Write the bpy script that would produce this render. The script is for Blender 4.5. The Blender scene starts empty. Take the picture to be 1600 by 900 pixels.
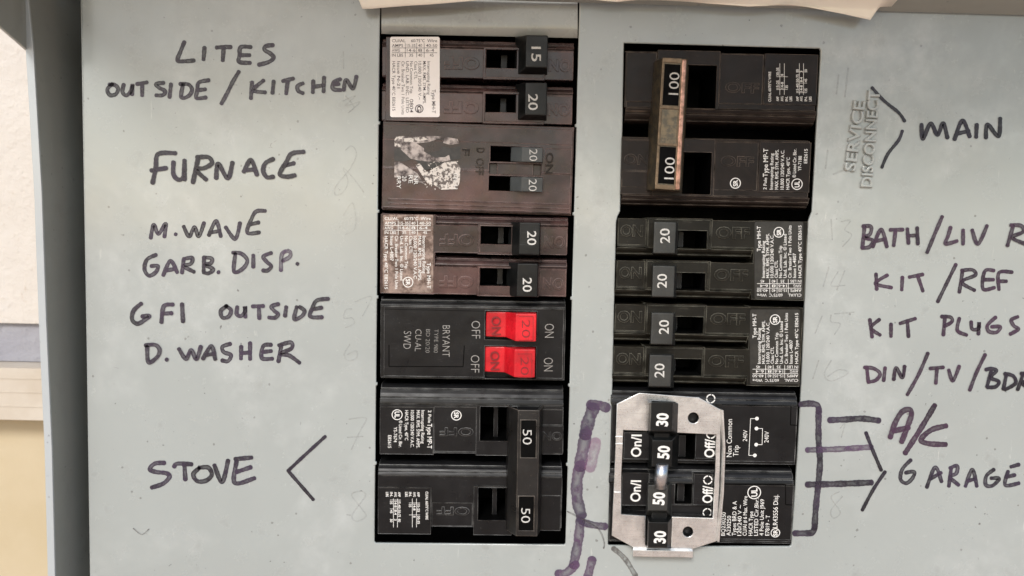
import bpy, bmesh, math, random
from mathutils import Vector, Matrix
random.seed(7)
R = math.radians
SC = bpy.context.scene
COL = SC.collection
# ------------------------------------------------------------------ camera
P = 0.000363                 # metres on the cover plate per photograph pixel
F = 1155.0                   # focal length in photograph pixels
D = F * P                    # distance camera - cover plate
ZC = 1.5                     # height of the camera above the ground
M = Matrix(((0.99964027, 0.02310345, 0.01362243),
            (-0.02401725, 0.99716956, 0.07124633),
            (-0.01193784, -0.07154787, 0.99736573)))
def w3(v): return Vector((v[0], v[2], -v[1]))
cam_d = bpy.data.cameras.new('camera'); cam = bpy.data.objects.new('camera', cam_d); COL.objects.link(cam)
cx = w3(M @ Vector((1, 0, 0))); cy = -w3(M @ Vector((0, 1, 0))); cz = -w3(M @ Vector((0, 0, 1)))
cam.matrix_world = Matrix(((cx.x, cy.x, cz.x, 0), (cx.y, cy.y, cz.y, -D), (cx.z, cy.z, cz.z, ZC), (0, 0, 0, 1)))
cam_d.sensor_width = 36; cam_d.lens = 36 * F / 1600
cam_d.clip_start = 0.01; cam_d.clip_end = 500
cam_d.dof.use_dof = True; cam_d.dof.focus_distance = D * 1.0; cam_d.dof.aperture_fstop = 5.6
SC.camera = cam
# ------------------------------------------------------------------ light
SUN_EL, SUN_AZ = 36.0, -16.0        # degrees; azimuth from straight out of the wall (-Y), negative = camera left
world = bpy.data.worlds.new('World'); SC.world = world; world.use_nodes = True
wn = world.node_tree; wn.nodes.clear()
wo = wn.nodes.new('ShaderNodeOutputWorld'); wb = wn.nodes.new('ShaderNodeBackground'); sky = wn.nodes.new('ShaderNodeTexSky')
sky.sky_type = 'NISHITA'; sky.sun_disc = False; sky.sun_elevation = R(SUN_EL); sky.sun_rotation = R(180 - SUN_AZ)
sky.dust_density = 1.5; sky.air_density = 1.2; sky.ozone_density = 1.0
wb.inputs['Strength'].default_value = 0.12
wn.links.new(sky.outputs[0], wb.inputs['Color']); wn.links.new(wb.outputs[0], wo.inputs['Surface'])
sun_d = bpy.data.lights.new('sun', 'SUN'); sun = bpy.data.objects.new('sun', sun_d); COL.objects.link(sun)
sun_d.energy = 1.5; sun_d.angle = R(15); sun_d.color = (1.0, 0.985, 0.965)
sd = Vector((math.sin(R(SUN_AZ)) * math.cos(R(SUN_EL)), -math.cos(R(SUN_AZ)) * math.cos(R(SUN_EL)), math.sin(R(SUN_EL))))
sun.rotation_euler = sd.to_track_quat('Z', 'Y').to_euler(); sun.location = sd * 10
SC.view_settings.view_transform = 'Standard'; SC.view_settings.look = 'None'
SC.view_settings.exposure = 0.62; SC.view_settings.gamma = 1; SC.view_settings.use_curve_mapping = False
SC.render.engine = 'CYCLES'

# ------------------------------------------------------------------ pixel -> place
def U(px, py, h=0.0):
    """the point of the place at height h (in px units) off the cover plate that the photograph shows at px, py"""
    d = M @ Vector((px - 800, py - 450, F))
    t = (D - h * P) / d.z
    return Vector((d.x * t, -h * P, ZC - d.y * t))

# ------------------------------------------------------------------ materials
MATS = {}
def nodes(name):
    m = bpy.data.materials.new(name); m.use_nodes = True; nt = m.node_tree; nt.nodes.clear()
    o = nt.nodes.new('ShaderNodeOutputMaterial'); b = nt.nodes.new('ShaderNodeBsdfPrincipled')
    nt.links.new(b.outputs[0], o.inputs['Surface']); MATS[name] = m
    return m, nt, b, o
def noise(nt, scale, detail=4, rough=.55, vec=None, dist=0.0):
    n = nt.nodes.new('ShaderNodeTexNoise'); n.inputs['Scale'].default_value = scale
    n.inputs['Detail'].default_value = detail; n.inputs['Roughness'].default_value = rough; n.inputs['Distortion'].default_value = dist
    if vec: nt.links.new(vec, n.inputs['Vector'])
    return n.outputs['Fac']
def ramp(nt, fac, *stops):
    r = nt.nodes.new('ShaderNodeValToRGB'); cr = r.color_ramp
    while len(cr.elements) < len(stops): cr.elements.new(0.5)
    for e, (p, c) in zip(cr.elements, stops):
        e.position = p; e.color = (c, c, c, 1) if isinstance(c, (int, float)) else (*c, 1)
    nt.links.new(fac, r.inputs['Fac']); return r.outputs['Color']
def mixc(nt, fac, a, b, mode='MIX'):
    n = nt.nodes.new('ShaderNodeMix'); n.data_type = 'RGBA'; n.blend_type = mode
    for sock, v in ((n.inputs[0], fac), (n.inputs[6], a), (n.inputs[7], b)):
        if isinstance(v, bpy.types.NodeSocket): nt.links.new(v, sock)
        elif isinstance(v, (int, float)): sock.default_value = v if sock.type == 'VALUE' else (v, v, v, 1)
        else: sock.default_value = (*v, 1)
    return n.outputs[2]
def bump(nt, h, strength, dist, normal=None):
    b = nt.nodes.new('ShaderNodeBump'); b.inputs['Strength'].default_value = strength; b.inputs['Distance'].default_value = dist
    nt.links.new(h, b.inputs['Height'])
    if normal: nt.links.new(normal, b.inputs['Normal'])
    return b.outputs['Normal']
def objvec(nt, sx=1, sy=1, sz=1, gen='Object'):
    tc = nt.nodes.new('ShaderNodeTexCoord'); mp = nt.nodes.new('ShaderNodeMapping')
    mp.inputs['Scale'].default_value = (sx, sy, sz); nt.links.new(tc.outputs[gen], mp.inputs['Vector']); return mp.outputs['Vector']
def bevel(nt, radius, samples=4):
    b = nt.nodes.new('ShaderNodeBevel'); b.samples = samples; b.inputs['Radius'].default_value = radius; return b.outputs['Normal']

def edge_mask(nt, nb, lo=.01, hi=.12, breakup=None):
    """1 on worn arrises: where the rounded normal leaves the true one"""
    g_ = nt.nodes.new('ShaderNodeNewGeometry'); d = nt.nodes.new('ShaderNodeVectorMath'); d.operation = 'DOT_PRODUCT'
    nt.links.new(nb, d.inputs[0]); nt.links.new(g_.outputs['Normal'], d.inputs[1])
    s_ = nt.nodes.new('ShaderNodeMath'); s_.operation = 'SUBTRACT'; s_.inputs[0].default_value = 1; nt.links.new(d.outputs['Value'], s_.inputs[1])
    r = ramp(nt, s_.outputs[0], (lo, 0.0), (hi, 1.0))
    if breakup:
        m_ = nt.nodes.new('ShaderNodeMath'); m_.operation = 'MULTIPLY'; nt.links.new(r, m_.inputs[0]); nt.links.new(breakup, m_.inputs[1]); r = m_.outputs[0]
    return r
def plastic(name, col, dust, rough=(.28, .5), dustamt=.5, rad=.0004, bm=.35, edge=.8, pink_sheen=None, spec=.5):
    m, nt, b, o = nodes(name)
    v = objvec(nt); vs = objvec(nt, .05, 1, 1)
    n1 = noise(nt, 55, 6, .62, v, .4); n2 = noise(nt, 900, 3, .6, v); n3 = noise(nt, 2600, 2, .5, vs); n5_ = noise(nt, 120, 4, .6, v)
    f1 = ramp(nt, n1, (.36, 0.0), (.70, 1.0))
    c = mixc(nt, f1, tuple(x * .75 for x in col), tuple(x * 1.6 for x in col))
    if pink_sheen: c = mixc(nt, mixc(nt, ramp(nt, noise(nt, 17, 4, .55, v, .3), (.48, 0.0), (.68, 1.0)), 0.0, .8), c, pink_sheen)  # pinkish patches paint warm reflections into the plastic's colour
    # a few hairline scratches, only in patches
    mu = nt.nodes.new('ShaderNodeMath'); mu.operation = 'MULTIPLY'
    nt.links.new(ramp(nt, n3, (.66, 0.0), (.74, 1.0)), mu.inputs[0]); nt.links.new(ramp(nt, n1, (.52, 0.0), (.62, 1.0)), mu.inputs[1])
    c = mixc(nt, mixc(nt, mu.outputs[0], 0.0, dustamt * .5), c, dust)
    mu = nt.nodes.new('ShaderNodeMath'); mu.operation = 'MULTIPLY'
    nt.links.new(ramp(nt, n2, (.66, 0.0), (.74, 1.0)), mu.inputs[0]); nt.links.new(ramp(nt, n5_, (.45, 0.0), (.65, 1.0)), mu.inputs[1])
    c = mixc(nt, mixc(nt, mu.outputs[0], 0.0, dustamt * .7), c, dust)
    nn = bevel(nt, rad)
    em_ = edge_mask(nt, nn, .012, .13, ramp(nt, n5_, (.36, 0.15), (.6, 1.0)))
    c = mixc(nt, mixc(nt, em_, 0.0, edge), c, dust)
    nt.links.new(c, b.inputs['Base Color'])
    nt.links.new(ramp(nt, n5_, (.3, rough[0]), (.7, rough[1])), b.inputs['Roughness'])
    n4 = bump(nt, n2, bm, .00003, nn)
    n5 = bump(nt, noise(nt, 40, 2, .5, v), .5, .0018, n4)
    nt.links.new(n5, b.inputs['Normal']); b.inputs['Specular IOR Level'].default_value = spec
    return m
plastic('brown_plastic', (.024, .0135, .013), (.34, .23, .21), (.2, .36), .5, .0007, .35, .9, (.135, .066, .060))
plastic('umber_plastic', (.013, .009, .0075), (.26, .21, .17), (.28, .45), .35, .0007, spec=0.2)
plastic('olive_plastic', (.0095, .0085, .006), (.26, .25, .2), (.32, .5), .35, .0007, spec=0.2)
plastic('black_plastic', (.0065, .0065, .007), (.30, .30, .29), (.26, .42), .35, .0007, spec=0.28)
plastic('grey_plastic', (.03, .033, .033), (.2, .2, .19), (.35, .5), .3)
plastic('handle_black', (.006, .0065, .0065), (.14, .145, .14), (.28, .42), .35, .0004, .35, .5, spec=0.3)
plastic('handle_grey', (.026, .027, .025), (.17, .17, .155), (.33, .5), .4, .0004, .35, .4)
plastic('tie_black', (.008, .0075, .007), (.26, .22, .18), (.25, .42), .6, .0006, .35, .9)
plastic('red_plastic', (.46, .007, .014), (.72, .14, .12), (.2, .36), .35, .0006, .5, .35)
plastic('slot_black', (.0012, .0012, .0012), (.02, .02, .02), (.5, .8), .2, spec=0.08)

def metal(name, col, rough, worn=None, metallic=1.0):
    m, nt, b, o = nodes(name); v = objvec(nt)
    n1 = noise(nt, 130, 6, .65, v); n2 = noise(nt, 1800, 3, .6, v)
    c = mixc(nt, ramp(nt, n1, (.35, 0.0), (.7, 1.0)), col, tuple(x * .72 for x in col))
    if worn:
        c = mixc(nt, ramp(nt, noise(nt, 210, 5, .7, v), (.42, 0.0), (.6, 1.0)), c, worn)
    nt.links.new(c, b.inputs['Base Color']); b.inputs['Metallic'].default_value = metallic
    nt.links.new(ramp(nt, n2, (.3, rough), (.7, rough + .18)), b.inputs['Roughness'])
    # fine rolled grain and shallow dents
    br_ = noise(nt, 1500, 3, .6, objvec(nt, .06, 1, 1)); c = mixc(nt, mixc(nt, ramp(nt, br_, (.52, 0.0), (.72, 1.0)), 0.0, .35), c, tuple(x * .5 for x in col)); nt.links.new(c, b.inputs['Base Color'])
    nt.links.new(bump(nt, noise(nt, 60, 3, .5, v), .5, .0010, bump(nt, br_, .35, .00005, bevel(nt, .0003))), b.inputs['Normal']); return m
metal('zinc_steel', (.93, .94, .93), .24)
metal('steel_rod', (.62, .63, .66), .24)
metal('foil_label', (.34, .265, .24), .3, (.10, .07, .06), .8)
metal('bronze_tie', (.12, .105, .08), .34, (.20, .155, .10), .75)
metal('tan_edge', (.22, .155, .10), .34, (.12, .09, .06), .8)
metal('copper_edge', (.62, .34, .26), .26, (.24, .14, .10), .9)

def flat(name, col, rough=.5, v2=None, sc=300, lo=.4, hi=.62, b_=0.0):
    m, nt, b, o = nodes(name); v = objvec(nt)
    n1 = noise(nt, sc, 5, .6, v)
    c = mixc(nt, ramp(nt, n1, (lo, 0.0), (hi, 1.0)), col, v2 or tuple(x * .85 for x in col))
    nt.links.new(c, b.inputs['Base Color']); b.inputs['Roughness'].default_value = rough
    if b_: nt.links.new(bump(nt, n1, b_, .0003), b.inputs['Normal'])
    return m
flat('print_white', (.74, .73, .70), .5, (.50, .49, .46), 1400, .5, .75)
flat('print_cream', (.62, .57, .47), .5, (.36, .33, .27), 1400, .45, .75)
flat('print_worn', (.56, .55, .52), .5, (.34, .33, .31), 1400, .45, .7)
flat('print_grey', (.30, .29, .27), .5, (.17, .16, .15), 900, .45, .7)
flat('print_black', (.06, .045, .05), .6, (.42, .36, .36), 500, .54, .70)
flat('print_red', (.20, .008, .01), .5)
flat('label_white', (.93, .89, .86), .45, (.86, .81, .78), 60, .4, .7)
flat('label_black', (.016, .015, .013), .36, (.028, .026, .022), 200)
flat('scrap_white', (.62, .57, .52), .6, (.12, .10, .09), 420, .5, .56)
flat('scrap_grey', (.46, .40, .37), .5, (.05, .035, .033), 230, .42, .6)
flat('scrap_black', (.014, .013, .012), .4, (.03, .026, .024), 260, .44, .6)
flat('paper_cream', (.90, .85, .76), .75, (.86, .80, .70), 14, .35, .7, .1)
flat('trim_wood', (.56, .50, .42), .6, (.49, .42, .335), 30, .35, .7, .2)
flat('concrete_pale', (.60, .44, .34), .8, (.50, .365, .28), 6, .35, .7)
def ochre():
    m, nt, b, o = nodes('ochre_stucco'); v = objvec(nt)
    n1 = noise(nt, 9, 6, .6, v); n2 = noise(nt, 160, 5, .6, v)
    nt.links.new(mixc(nt, ramp(nt, n1, (.35, 0.0), (.7, 1.0)), (.50, .41, .265), (.56, .475, .335)), b.inputs['Base Color'])
    b.inputs['Roughness'].default_value = .9; nt.links.new(bump(nt, n2, .3, .001), b.inputs['Normal'])
ochre()
def stucco(name, c1, c2, c3):
    m, nt, b, o = nodes(name); v = objvec(nt)
    n1 = noise(nt, 45, 7, .65, v); n2 = noise(nt, 150, 6, .65, v); n3 = noise(nt, 14, 4, .6, v)
    c = mixc(nt, ramp(nt, n3, (.35, 0.0), (.7, 1.0)), c1, c2); c = mixc(nt, ramp(nt, n2, (.6, 0.0), (.72, .6)), c, c3)
    nt.links.new(c, b.inputs['Base Color']); b.inputs['Roughness'].default_value = .9
    nt.links.new(bump(nt, n2, .7, .0016, bump(nt, n1, .6, .003)), b.inputs['Normal'])
stucco('cream_stucco', (.61, .56, .50), (.65, .605, .55), (.49, .40, .32))
stucco('grey_mortar', (.30, .295, .33), (.36, .36, .38), (.22, .215, .24))

def paint(name, col, rough, wave=1.0, dirt=1.0):
    m, nt, b, o = nodes(name); v = objvec(nt)
    # specks, smudges and scratches on the baked grey enamel
    n_big = noise(nt, 9, 4, .55, v); n_sm = noise(nt, 60, 6, .65, v); n_sp = noise(nt, 330, 3, .5, v); n_cl = noise(nt, 22, 3, .5, v)
    vs = objvec(nt, 1, 1, .16); n_sc = noise(nt, 260, 3, .6, vs, .6)
    c = mixc(nt, ramp(nt, n_big, (.35, 0.0), (.7, 1.0)), col, tuple(x * .93 for x in col))
    mult = nt.nodes.new('ShaderNodeMath'); mult.operation = 'MULTIPLY'
    nt.links.new(ramp(nt, n_sp, (.685, 0.0), (.715, 1.0)), mult.inputs[0]); nt.links.new(ramp(nt, n_cl, (.46, 0.0), (.62, 1.0)), mult.inputs[1])
    c = mixc(nt, mixc(nt, mult.outputs[0], 0.0, .75 * dirt), c, (.05, .045, .045))
    sm = ramp(nt, n_sm, (.60, 0.0), (.76, 1.0)); c = mixc(nt, mixc(nt, sm, 0.0, .28 * dirt), c, (.13, .12, .11))
    for vs_c, thr, rad_ in ((85, .91, .065), (190, .93, .13)):
        vo = nt.nodes.new('ShaderNodeTexVoronoi'); vo.inputs['Scale'].default_value = vs_c; nt.links.new(v, vo.inputs['Vector'])
        sp_ = nt.nodes.new('ShaderNodeSeparateColor'); nt.links.new(vo.outputs['Color'], sp_.inputs[0])
        wob = nt.nodes.new('ShaderNodeMath'); wob.operation = 'MULTIPLY_ADD'; nt.links.new(noise(nt, 900, 2, .6, v), wob.inputs[0]); wob.inputs[1].default_value = .12; nt.links.new(vo.outputs['Distance'], wob.inputs[2])
        dd = nt.nodes.new('ShaderNodeMath'); dd.operation = 'LESS_THAN'; nt.links.new(wob.outputs[0], dd.inputs[0]); dd.inputs[1].default_value = rad_ + .06
        gg = nt.nodes.new('ShaderNodeMath'); gg.operation = 'GREATER_THAN'; nt.links.new(sp_.outputs[0], gg.inputs[0]); gg.inputs[1].default_value = thr
        mm = nt.nodes.new('ShaderNodeMath'); mm.operation = 'MULTIPLY'; nt.links.new(dd.outputs[0], mm.inputs[0]); nt.links.new(gg.outputs[0], mm.inputs[1])
        m3 = nt.nodes.new('ShaderNodeMath'); m3.operation = 'MULTIPLY'; nt.links.new(mm.outputs[0], m3.inputs[0]); m3.inputs[1].default_value = .5 * dirt
        c = mixc(nt, m3.outputs[0], c, (.07, .06, .055))
    ch = nt.nodes.new('ShaderNodeMath'); ch.operation = 'MULTIPLY'; nt.links.new(ramp(nt, noise(nt, 8, 5, .6, v, .5), (.50, 0.0), (.66, 1.0)), ch.inputs[0]); nt.links.new(ramp(nt, noise(nt, 75, 5, .65, v), (.40, .2), (.66, 1.0)), ch.inputs[1])
    c = mixc(nt, mixc(nt, ch.outputs[0], 0.0, .45 * dirt), c, (.56, .58, .57))
    s2 = ramp(nt, n_sc, (.70, 0.0), (.76, 1.0)); c = mixc(nt, mixc(nt, s2, 0.0, .35 * dirt), c, (.66, .66, .62))
    s3 = ramp(nt, noise(nt, 190, 4, .7, objvec(nt, .35, 1, 1), 1.2), (.71, 0.0), (.75, 1.0)); c = mixc(nt, mixc(nt, s3, 0.0, .5 * dirt), c, (.11, .10, .10))
    nt.links.new(c, b.inputs['Base Color'])
    nt.links.new(ramp(nt, n_sm, (.35, rough), (.75, rough + .16)), b.inputs['Roughness'])
    b.inputs['Specular IOR Level'].default_value = .6
    nb_ = bevel(nt, .0006)
    c2_ = mixc(nt, mixc(nt, edge_mask(nt, nb_, .03, .25, ramp(nt, n_sm, (.35, .2), (.55, 1.0))), 0.0, .6), c, (.62, .62, .58)); nt.links.new(c2_, b.inputs['Base Color'])
    b.inputs['Coat Weight'].default_value = .6; b.inputs['Coat Roughness'].default_value = .12
    w1 = bump(nt, noise(nt, 7, 2, .5, v), .9 * wave, .006, nb_); w2 = bump(nt, noise(nt, 30, 2, .5, v), .5 * wave, .0006, w1)
    w3_ = bump(nt, noise(nt, 1100, 2, .5, v), .12, .00003, w2)
    nt.links.new(w3_, b.inputs['Normal']); return m
paint('grey_enamel', (.345, .371, .358), .18)
paint('grey_enamel_rough', (.30, .31, .285), .4, .6, .5)
paint('rim_enamel', (.42, .45, .46), .35, .3, .6)
paint('filler_enamel', (.33, .335, .305), .2, 2.2, .6)

def ink(name, c1, c2, amin, amax, sc=260):
    m, nt, b, o = nodes(name)
    tc = nt.nodes.new('ShaderNodeTexCoord'); sep = nt.nodes.new('ShaderNodeSeparateXYZ'); nt.links.new(tc.outputs['UV'], sep.inputs[0])
    v = objvec(nt)
    # v runs 0..1 across a stroke: a felt pen leaves its ink darker at the edges
    a = nt.nodes.new('ShaderNodeMath'); a.operation = 'SUBTRACT'; nt.links.new(sep.outputs['Y'], a.inputs[0]); a.inputs[1].default_value = .5
    ab = nt.nodes.new('ShaderNodeMath'); ab.operation = 'ABSOLUTE'; nt.links.new(a.outputs[0], ab.inputs[0])
    edge = ramp(nt, ab.outputs[0], (.1, 0.0), (.40, 1.0))
    nz = ramp(nt, noise(nt, sc, 4, .6, v), (.42, 0.0), (.64, 1.0))
    mx = nt.nodes.new('ShaderNodeMath'); mx.operation = 'MAXIMUM'; nt.links.new(mixc(nt, edge, 0.0, .75), mx.inputs[0]); nt.links.new(nz, mx.inputs[1])
    # and pools where the pen sets down and lifts off
    en = nt.nodes.new('ShaderNodeMapRange'); nt.links.new(sep.outputs['X'], en.inputs[0]); en.inputs[1].default_value = 1.0; en.inputs[2].default_value = 7.0; en.inputs[3].default_value = .95; en.inputs[4].default_value = 0.0
    mx2 = nt.nodes.new('ShaderNodeMath'); mx2.operation = 'MAXIMUM'; nt.links.new(mx.outputs[0], mx2.inputs[0]); nt.links.new(en.outputs[0], mx2.inputs[1]); mx = mx2
    mr = nt.nodes.new('ShaderNodeMapRange'); nt.links.new(mx.outputs[0], mr.inputs[0]); mr.inputs[3].default_value = amin; mr.inputs[4].default_value = amax
    nt.links.new(mixc(nt, ramp(nt, noise(nt, 45, 3, .5, v), (.38, 0.0), (.62, 1.0)), c1, c2), b.inputs['Base Color'])
    b.inputs['Roughness'].default_value = .38
    nt.links.new(mr.outputs[0], b.inputs['Alpha'])
ink('ink_black', (.012, .010, .016), (.026, .018, .036), .72, .98)
ink('ink_grey', (.018, .015, .024), (.045, .030, .058), .54, .96)
ink('ink_purple', (.026, .014, .028), (.058, .028, .056), .58, .96)
ink('ink_faded', (.05, .034, .07), (.11, .06, .12), .35, .82, 180)
ink('ink_pink', (.30, .14, .25), (.24, .12, .22), .15, .45, 220)
ink('ink_smoke', (.07, .06, .065), (.12, .11, .10), .10, .7, 300)
ink('pencil', (.18, .175, .165), (.24, .23, .22), .02, .22, 700)

# ------------------------------------------------------------------ objects
def tag(o, label=None, cat=None, group=None, kind=None):
    if label: o['label'] = label
    if cat: o['category'] = cat
    if group: o['group'] = group
    if kind: o['kind'] = kind
    return o
def link(name, me, parent=None, mat=None):
    o = bpy.data.objects.new(name, me); COL.objects.link(o)
    if parent: o.parent = parent
    if mat is not None and me: me.materials.append(MATS[mat])
    return o
class MB:
    def __init__(s): s.v = []; s.f = []; s.uv = None
    def add(s, vs, fs):
        k = len(s.v); s.v += [tuple(v) for v in vs]; s.f += [tuple(i + k for i in f) for f in fs]
    def build(s, name, mat, parent=None, smooth=False):
        me = bpy.data.meshes.new(name); me.from_pydata(s.v, [], s.f); me.update()
        o = link(name, me, parent, mat)
        if smooth:
            for p in me.polygons: p.use_smooth = len(p.vertices) <= 4
        return o
    def bm(s, bm_):
        bm_.verts.ensure_lookup_table(); bm_.verts.index_update()
        s.add([v.co for v in bm_.verts], [[v.index for v in f.verts] for f in bm_.faces]); bm_.free()
def rings(mb, rs, b=0, seg=2):
    """solid through a list of rings of equal count, first = base, last = top, optional bevel"""
    bmm = bmesh.new(); n = len(rs[0]); V = [[bmm.verts.new(p) for p in r] for r in rs]
    for a, c in zip(V, V[1:]):
        for i in range(n): bmm.faces.new((a[i], a[(i + 1) % n], c[(i + 1) % n], c[i]))
    bmm.faces.new(V[0][::-1]); bmm.faces.new(V[-1])
    bmesh.ops.recalc_face_normals(bmm, faces=bmm.faces)
    if b:
        bmesh.ops.bevel(bmm, geom=[e for e in bmm.edges if e.calc_face_angle(0) > .35], offset=b * P, segments=seg, profile=.6, affect='EDGES', clamp_overlap=True)
    mb.bm(bmm)

class Frame:
    """a thing's own frame: pixel corners TL TR BR BL at height h0 -> an Empty with local x, z in the plate's plane"""
    def __init__(s, name, TL, TR, BR, BL, h0=6, label=None, cat=None, group=None, rot=True):
        a, b_, c, d = (U(*p, h0) for p in (TL, TR, BR, BL))
        s.o = (a + b_ + c + d) / 4; s.o.y = 0
        u = (b_ - a) + (c - d); s.th = math.atan2(u.z, u.x) if rot else 0.0
        s.e = bpy.data.objects.new(name, None); COL.objects.link(s.e); s.e.location = s.o; s.e.rotation_euler = (0, -s.th, 0); s.e.empty_display_size = .01
        tag(s.e, label, cat, group)
        s.cs, s.sn = math.cos(s.th), math.sin(s.th); s.h0 = h0
        L = [s.inv(p) for p in (a, b_, c, d)]
        s.x0 = (L[0].x + L[3].x) / 2; s.x1 = (L[1].x + L[2].x) / 2; s.z1 = (L[0].z + L[1].z) / 2; s.z0 = (L[2].z + L[3].z) / 2
    def inv(s, p):
        q = p - s.o; return Vector((q.x * s.cs + q.z * s.sn, q.y, -q.x * s.sn + q.z * s.cs))
    def L(s, px, py, h): return s.inv(U(px, py, h))
    def rect(s, px0, py0, px1, py1, h=None):
        h = s.h0 if h is None else h
        mx, my = (px0 + px1) / 2, (py0 + py1) / 2
        return (s.L(px0, my, h).x, s.L(mx, py1, h).z, s.L(px1, my, h).x, s.L(mx, py0, h).z)   # x0 z0 x1 z1
def well(fr, r, depth, host, top=2.5, px=True):
    q = fr.rect(*r) if px else r
    e = .35 * P; x0, z0, x1, z1 = q[0] + e, q[1] + e, q[2] - e, q[3] - e; ya, yb = -top * P, (-depth + 1) * P * 1.0
    yb = -(depth + .6) * P
    m_ = MB(); m_.add([(x0, ya, z0), (x1, ya, z0), (x1, ya, z1), (x0, ya, z1), (x0, yb, z0), (x1, yb, z0), (x1, yb, z1), (x0, yb, z1)], [(0, 1, 5, 4), (1, 2, 6, 5), (2, 3, 7, 6), (3, 0, 4, 7), (4, 5, 6, 7)])
    return m_.build('slot_shade_liner', 'slot_black', host)  # near-black lining that puts the slot's shade into the colour
def words(fr, host, nm, mat, items):
    for it in items:
        m_ = MB(); it = list(it); it[5] = .035 if nm == 'embossed_word' else it[5]; txt(m_, fr, *it); m_.build(nm, mat, host)
def emblem(fr, host, c, r, w, h, s, flip, cap, hw=5, mat='print_white'):
    m_ = MB(); ringmark(m_, fr, c, r, w, h); d = -1 if flip else 1
    txt(m_, fr, s, (c[0], c[1] - hw * d), (c[0], c[1] + hw * d), cap, h, .03); return m_.build('emblem', mat, host)
class World:      # the plate's own frame
    def __init__(s): s.o = Vector((0, 0, 0)); s.h0 = 0
    def L(s, px, py, h): return U(px, py, h)
    rect = Frame.rect
WF = World()
def ring(r, h): return [(r[0], -h * P, r[1]), (r[2], -h * P, r[1]), (r[2], -h * P, r[3]), (r[0], -h * P, r[3])]
def frustum(mb, fr, r0, h0, r1, h1, b=1.0, seg=2):
    rings(mb, [ring(fr.rect(*r0, h0), h0), ring(fr.rect(*r1, h1), h1)], b, seg)
def block(mb, fr, r, h0, h1, b=1.0, seg=2):
    q = fr.rect(*r, h1); rings(mb, [ring(q, h0), ring(q, h1)], b, seg)

def heightfield(mb, rects, base, tol=.8):
    """rects: (x0,z0,x1,z1,h) painted in order; steps with vertical walls down to base"""
    def snap(vals):
        vals = sorted(vals); out = []
        for v in vals:
            if not out or v - out[-1] > tol * P: out.append(v)
        return out
    xs = snap([r[0] for r in rects] + [r[2] for r in rects]); zs = snap([r[1] for r in rects] + [r[3] for r in rects])
    near = lambda a, v: min(range(len(a)), key=lambda i: abs(a[i] - v))
    nx, nz = len(xs) - 1, len(zs) - 1
    G = [[None] * nz for _ in range(nx)]
    for r in rects:
        i0, i1, j0, j1 = near(xs, r[0]), near(xs, r[2]), near(zs, r[1]), near(zs, r[3])
        for i in range(i0, i1):
            for j in range(j0, j1): G[i][j] = r[4]
    g = lambda i, j: G[i][j] if 0 <= i < nx and 0 <= j < nz and G[i][j] is not None else base
    def q(a, b_, c, d): mb.add([a, b_, c, d], [(0, 1, 2, 3)])
    for i in range(nx):
        for j in range(nz):
            if G[i][j] is None: continue
            h = -G[i][j] * P
            q((xs[i], h, zs[j]), (xs[i + 1], h, zs[j]), (xs[i + 1], h, zs[j + 1]), (xs[i], h, zs[j + 1]))
    for i in range(nx + 1):
        for j in range(nz):
            a, b_ = g(i - 1, j), g(i, j)
            if a != b_:
                P0 = [(xs[i], -a * P, zs[j]), (xs[i], -a * P, zs[j + 1]), (xs[i], -b_ * P, zs[j + 1]), (xs[i], -b_ * P, zs[j])]
                q(*P0)
    for i in range(nx):
        for j in range(nz + 1):
            a, b_ = g(i, j - 1), g(i, j)
            if a != b_:
                q((xs[i], -b_ * P, zs[j]), (xs[i + 1], -b_ * P, zs[j]), (xs[i + 1], -a * P, zs[j]), (xs[i], -a * P, zs[j]))
def hf_px(mb, fr, rects, base=-110):
    heightfield(mb, [(*fr.rect(*r[:4]), r[4]) for r in rects], base)

SHOULDER = [(0, -60), (0, -17), (.05, -10), (.14, -6), (.30, -2.6), (.34, -5), (.42, -5), (.46, -1.6), (.62, .8), (.80, 2.6), (.88, 3.2), (.90, .2), (.96, .2), (1.0, 4.2)]
SHOULDER_W = [(0, -60), (0, -17), (.04, -11), (.10, -7), (.20, -3.6), (.22, -5.6), (.26, -5.6), (.28, -3), (.44, .4), (.60, 2.2), (.63, .4), (.66, .4), (.68, 2.8), (.86, 4.2), (.955, 4.6), (.965, 2), (.99, 2), (1.0, 4.6)]
def shoulder(mb, x0, x1, z_out, z_in, prof):
    """the rounded, grooved shoulder of a moulded case, running along x"""
    k = len(mb.v); n_ = len(prof)
    for x in (x0, x1):
        for t, h in prof: mb.v.append((x, -h * P, z_out + (z_in - z_out) * t))
    for i in range(n_ - 1): mb.f.append((k + i, k + i + 1, k + n_ + i + 1, k + n_ + i))
    for o_ in (0, n_): mb.f.append(tuple([k + o_ + i for i in range(n_)]))
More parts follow.
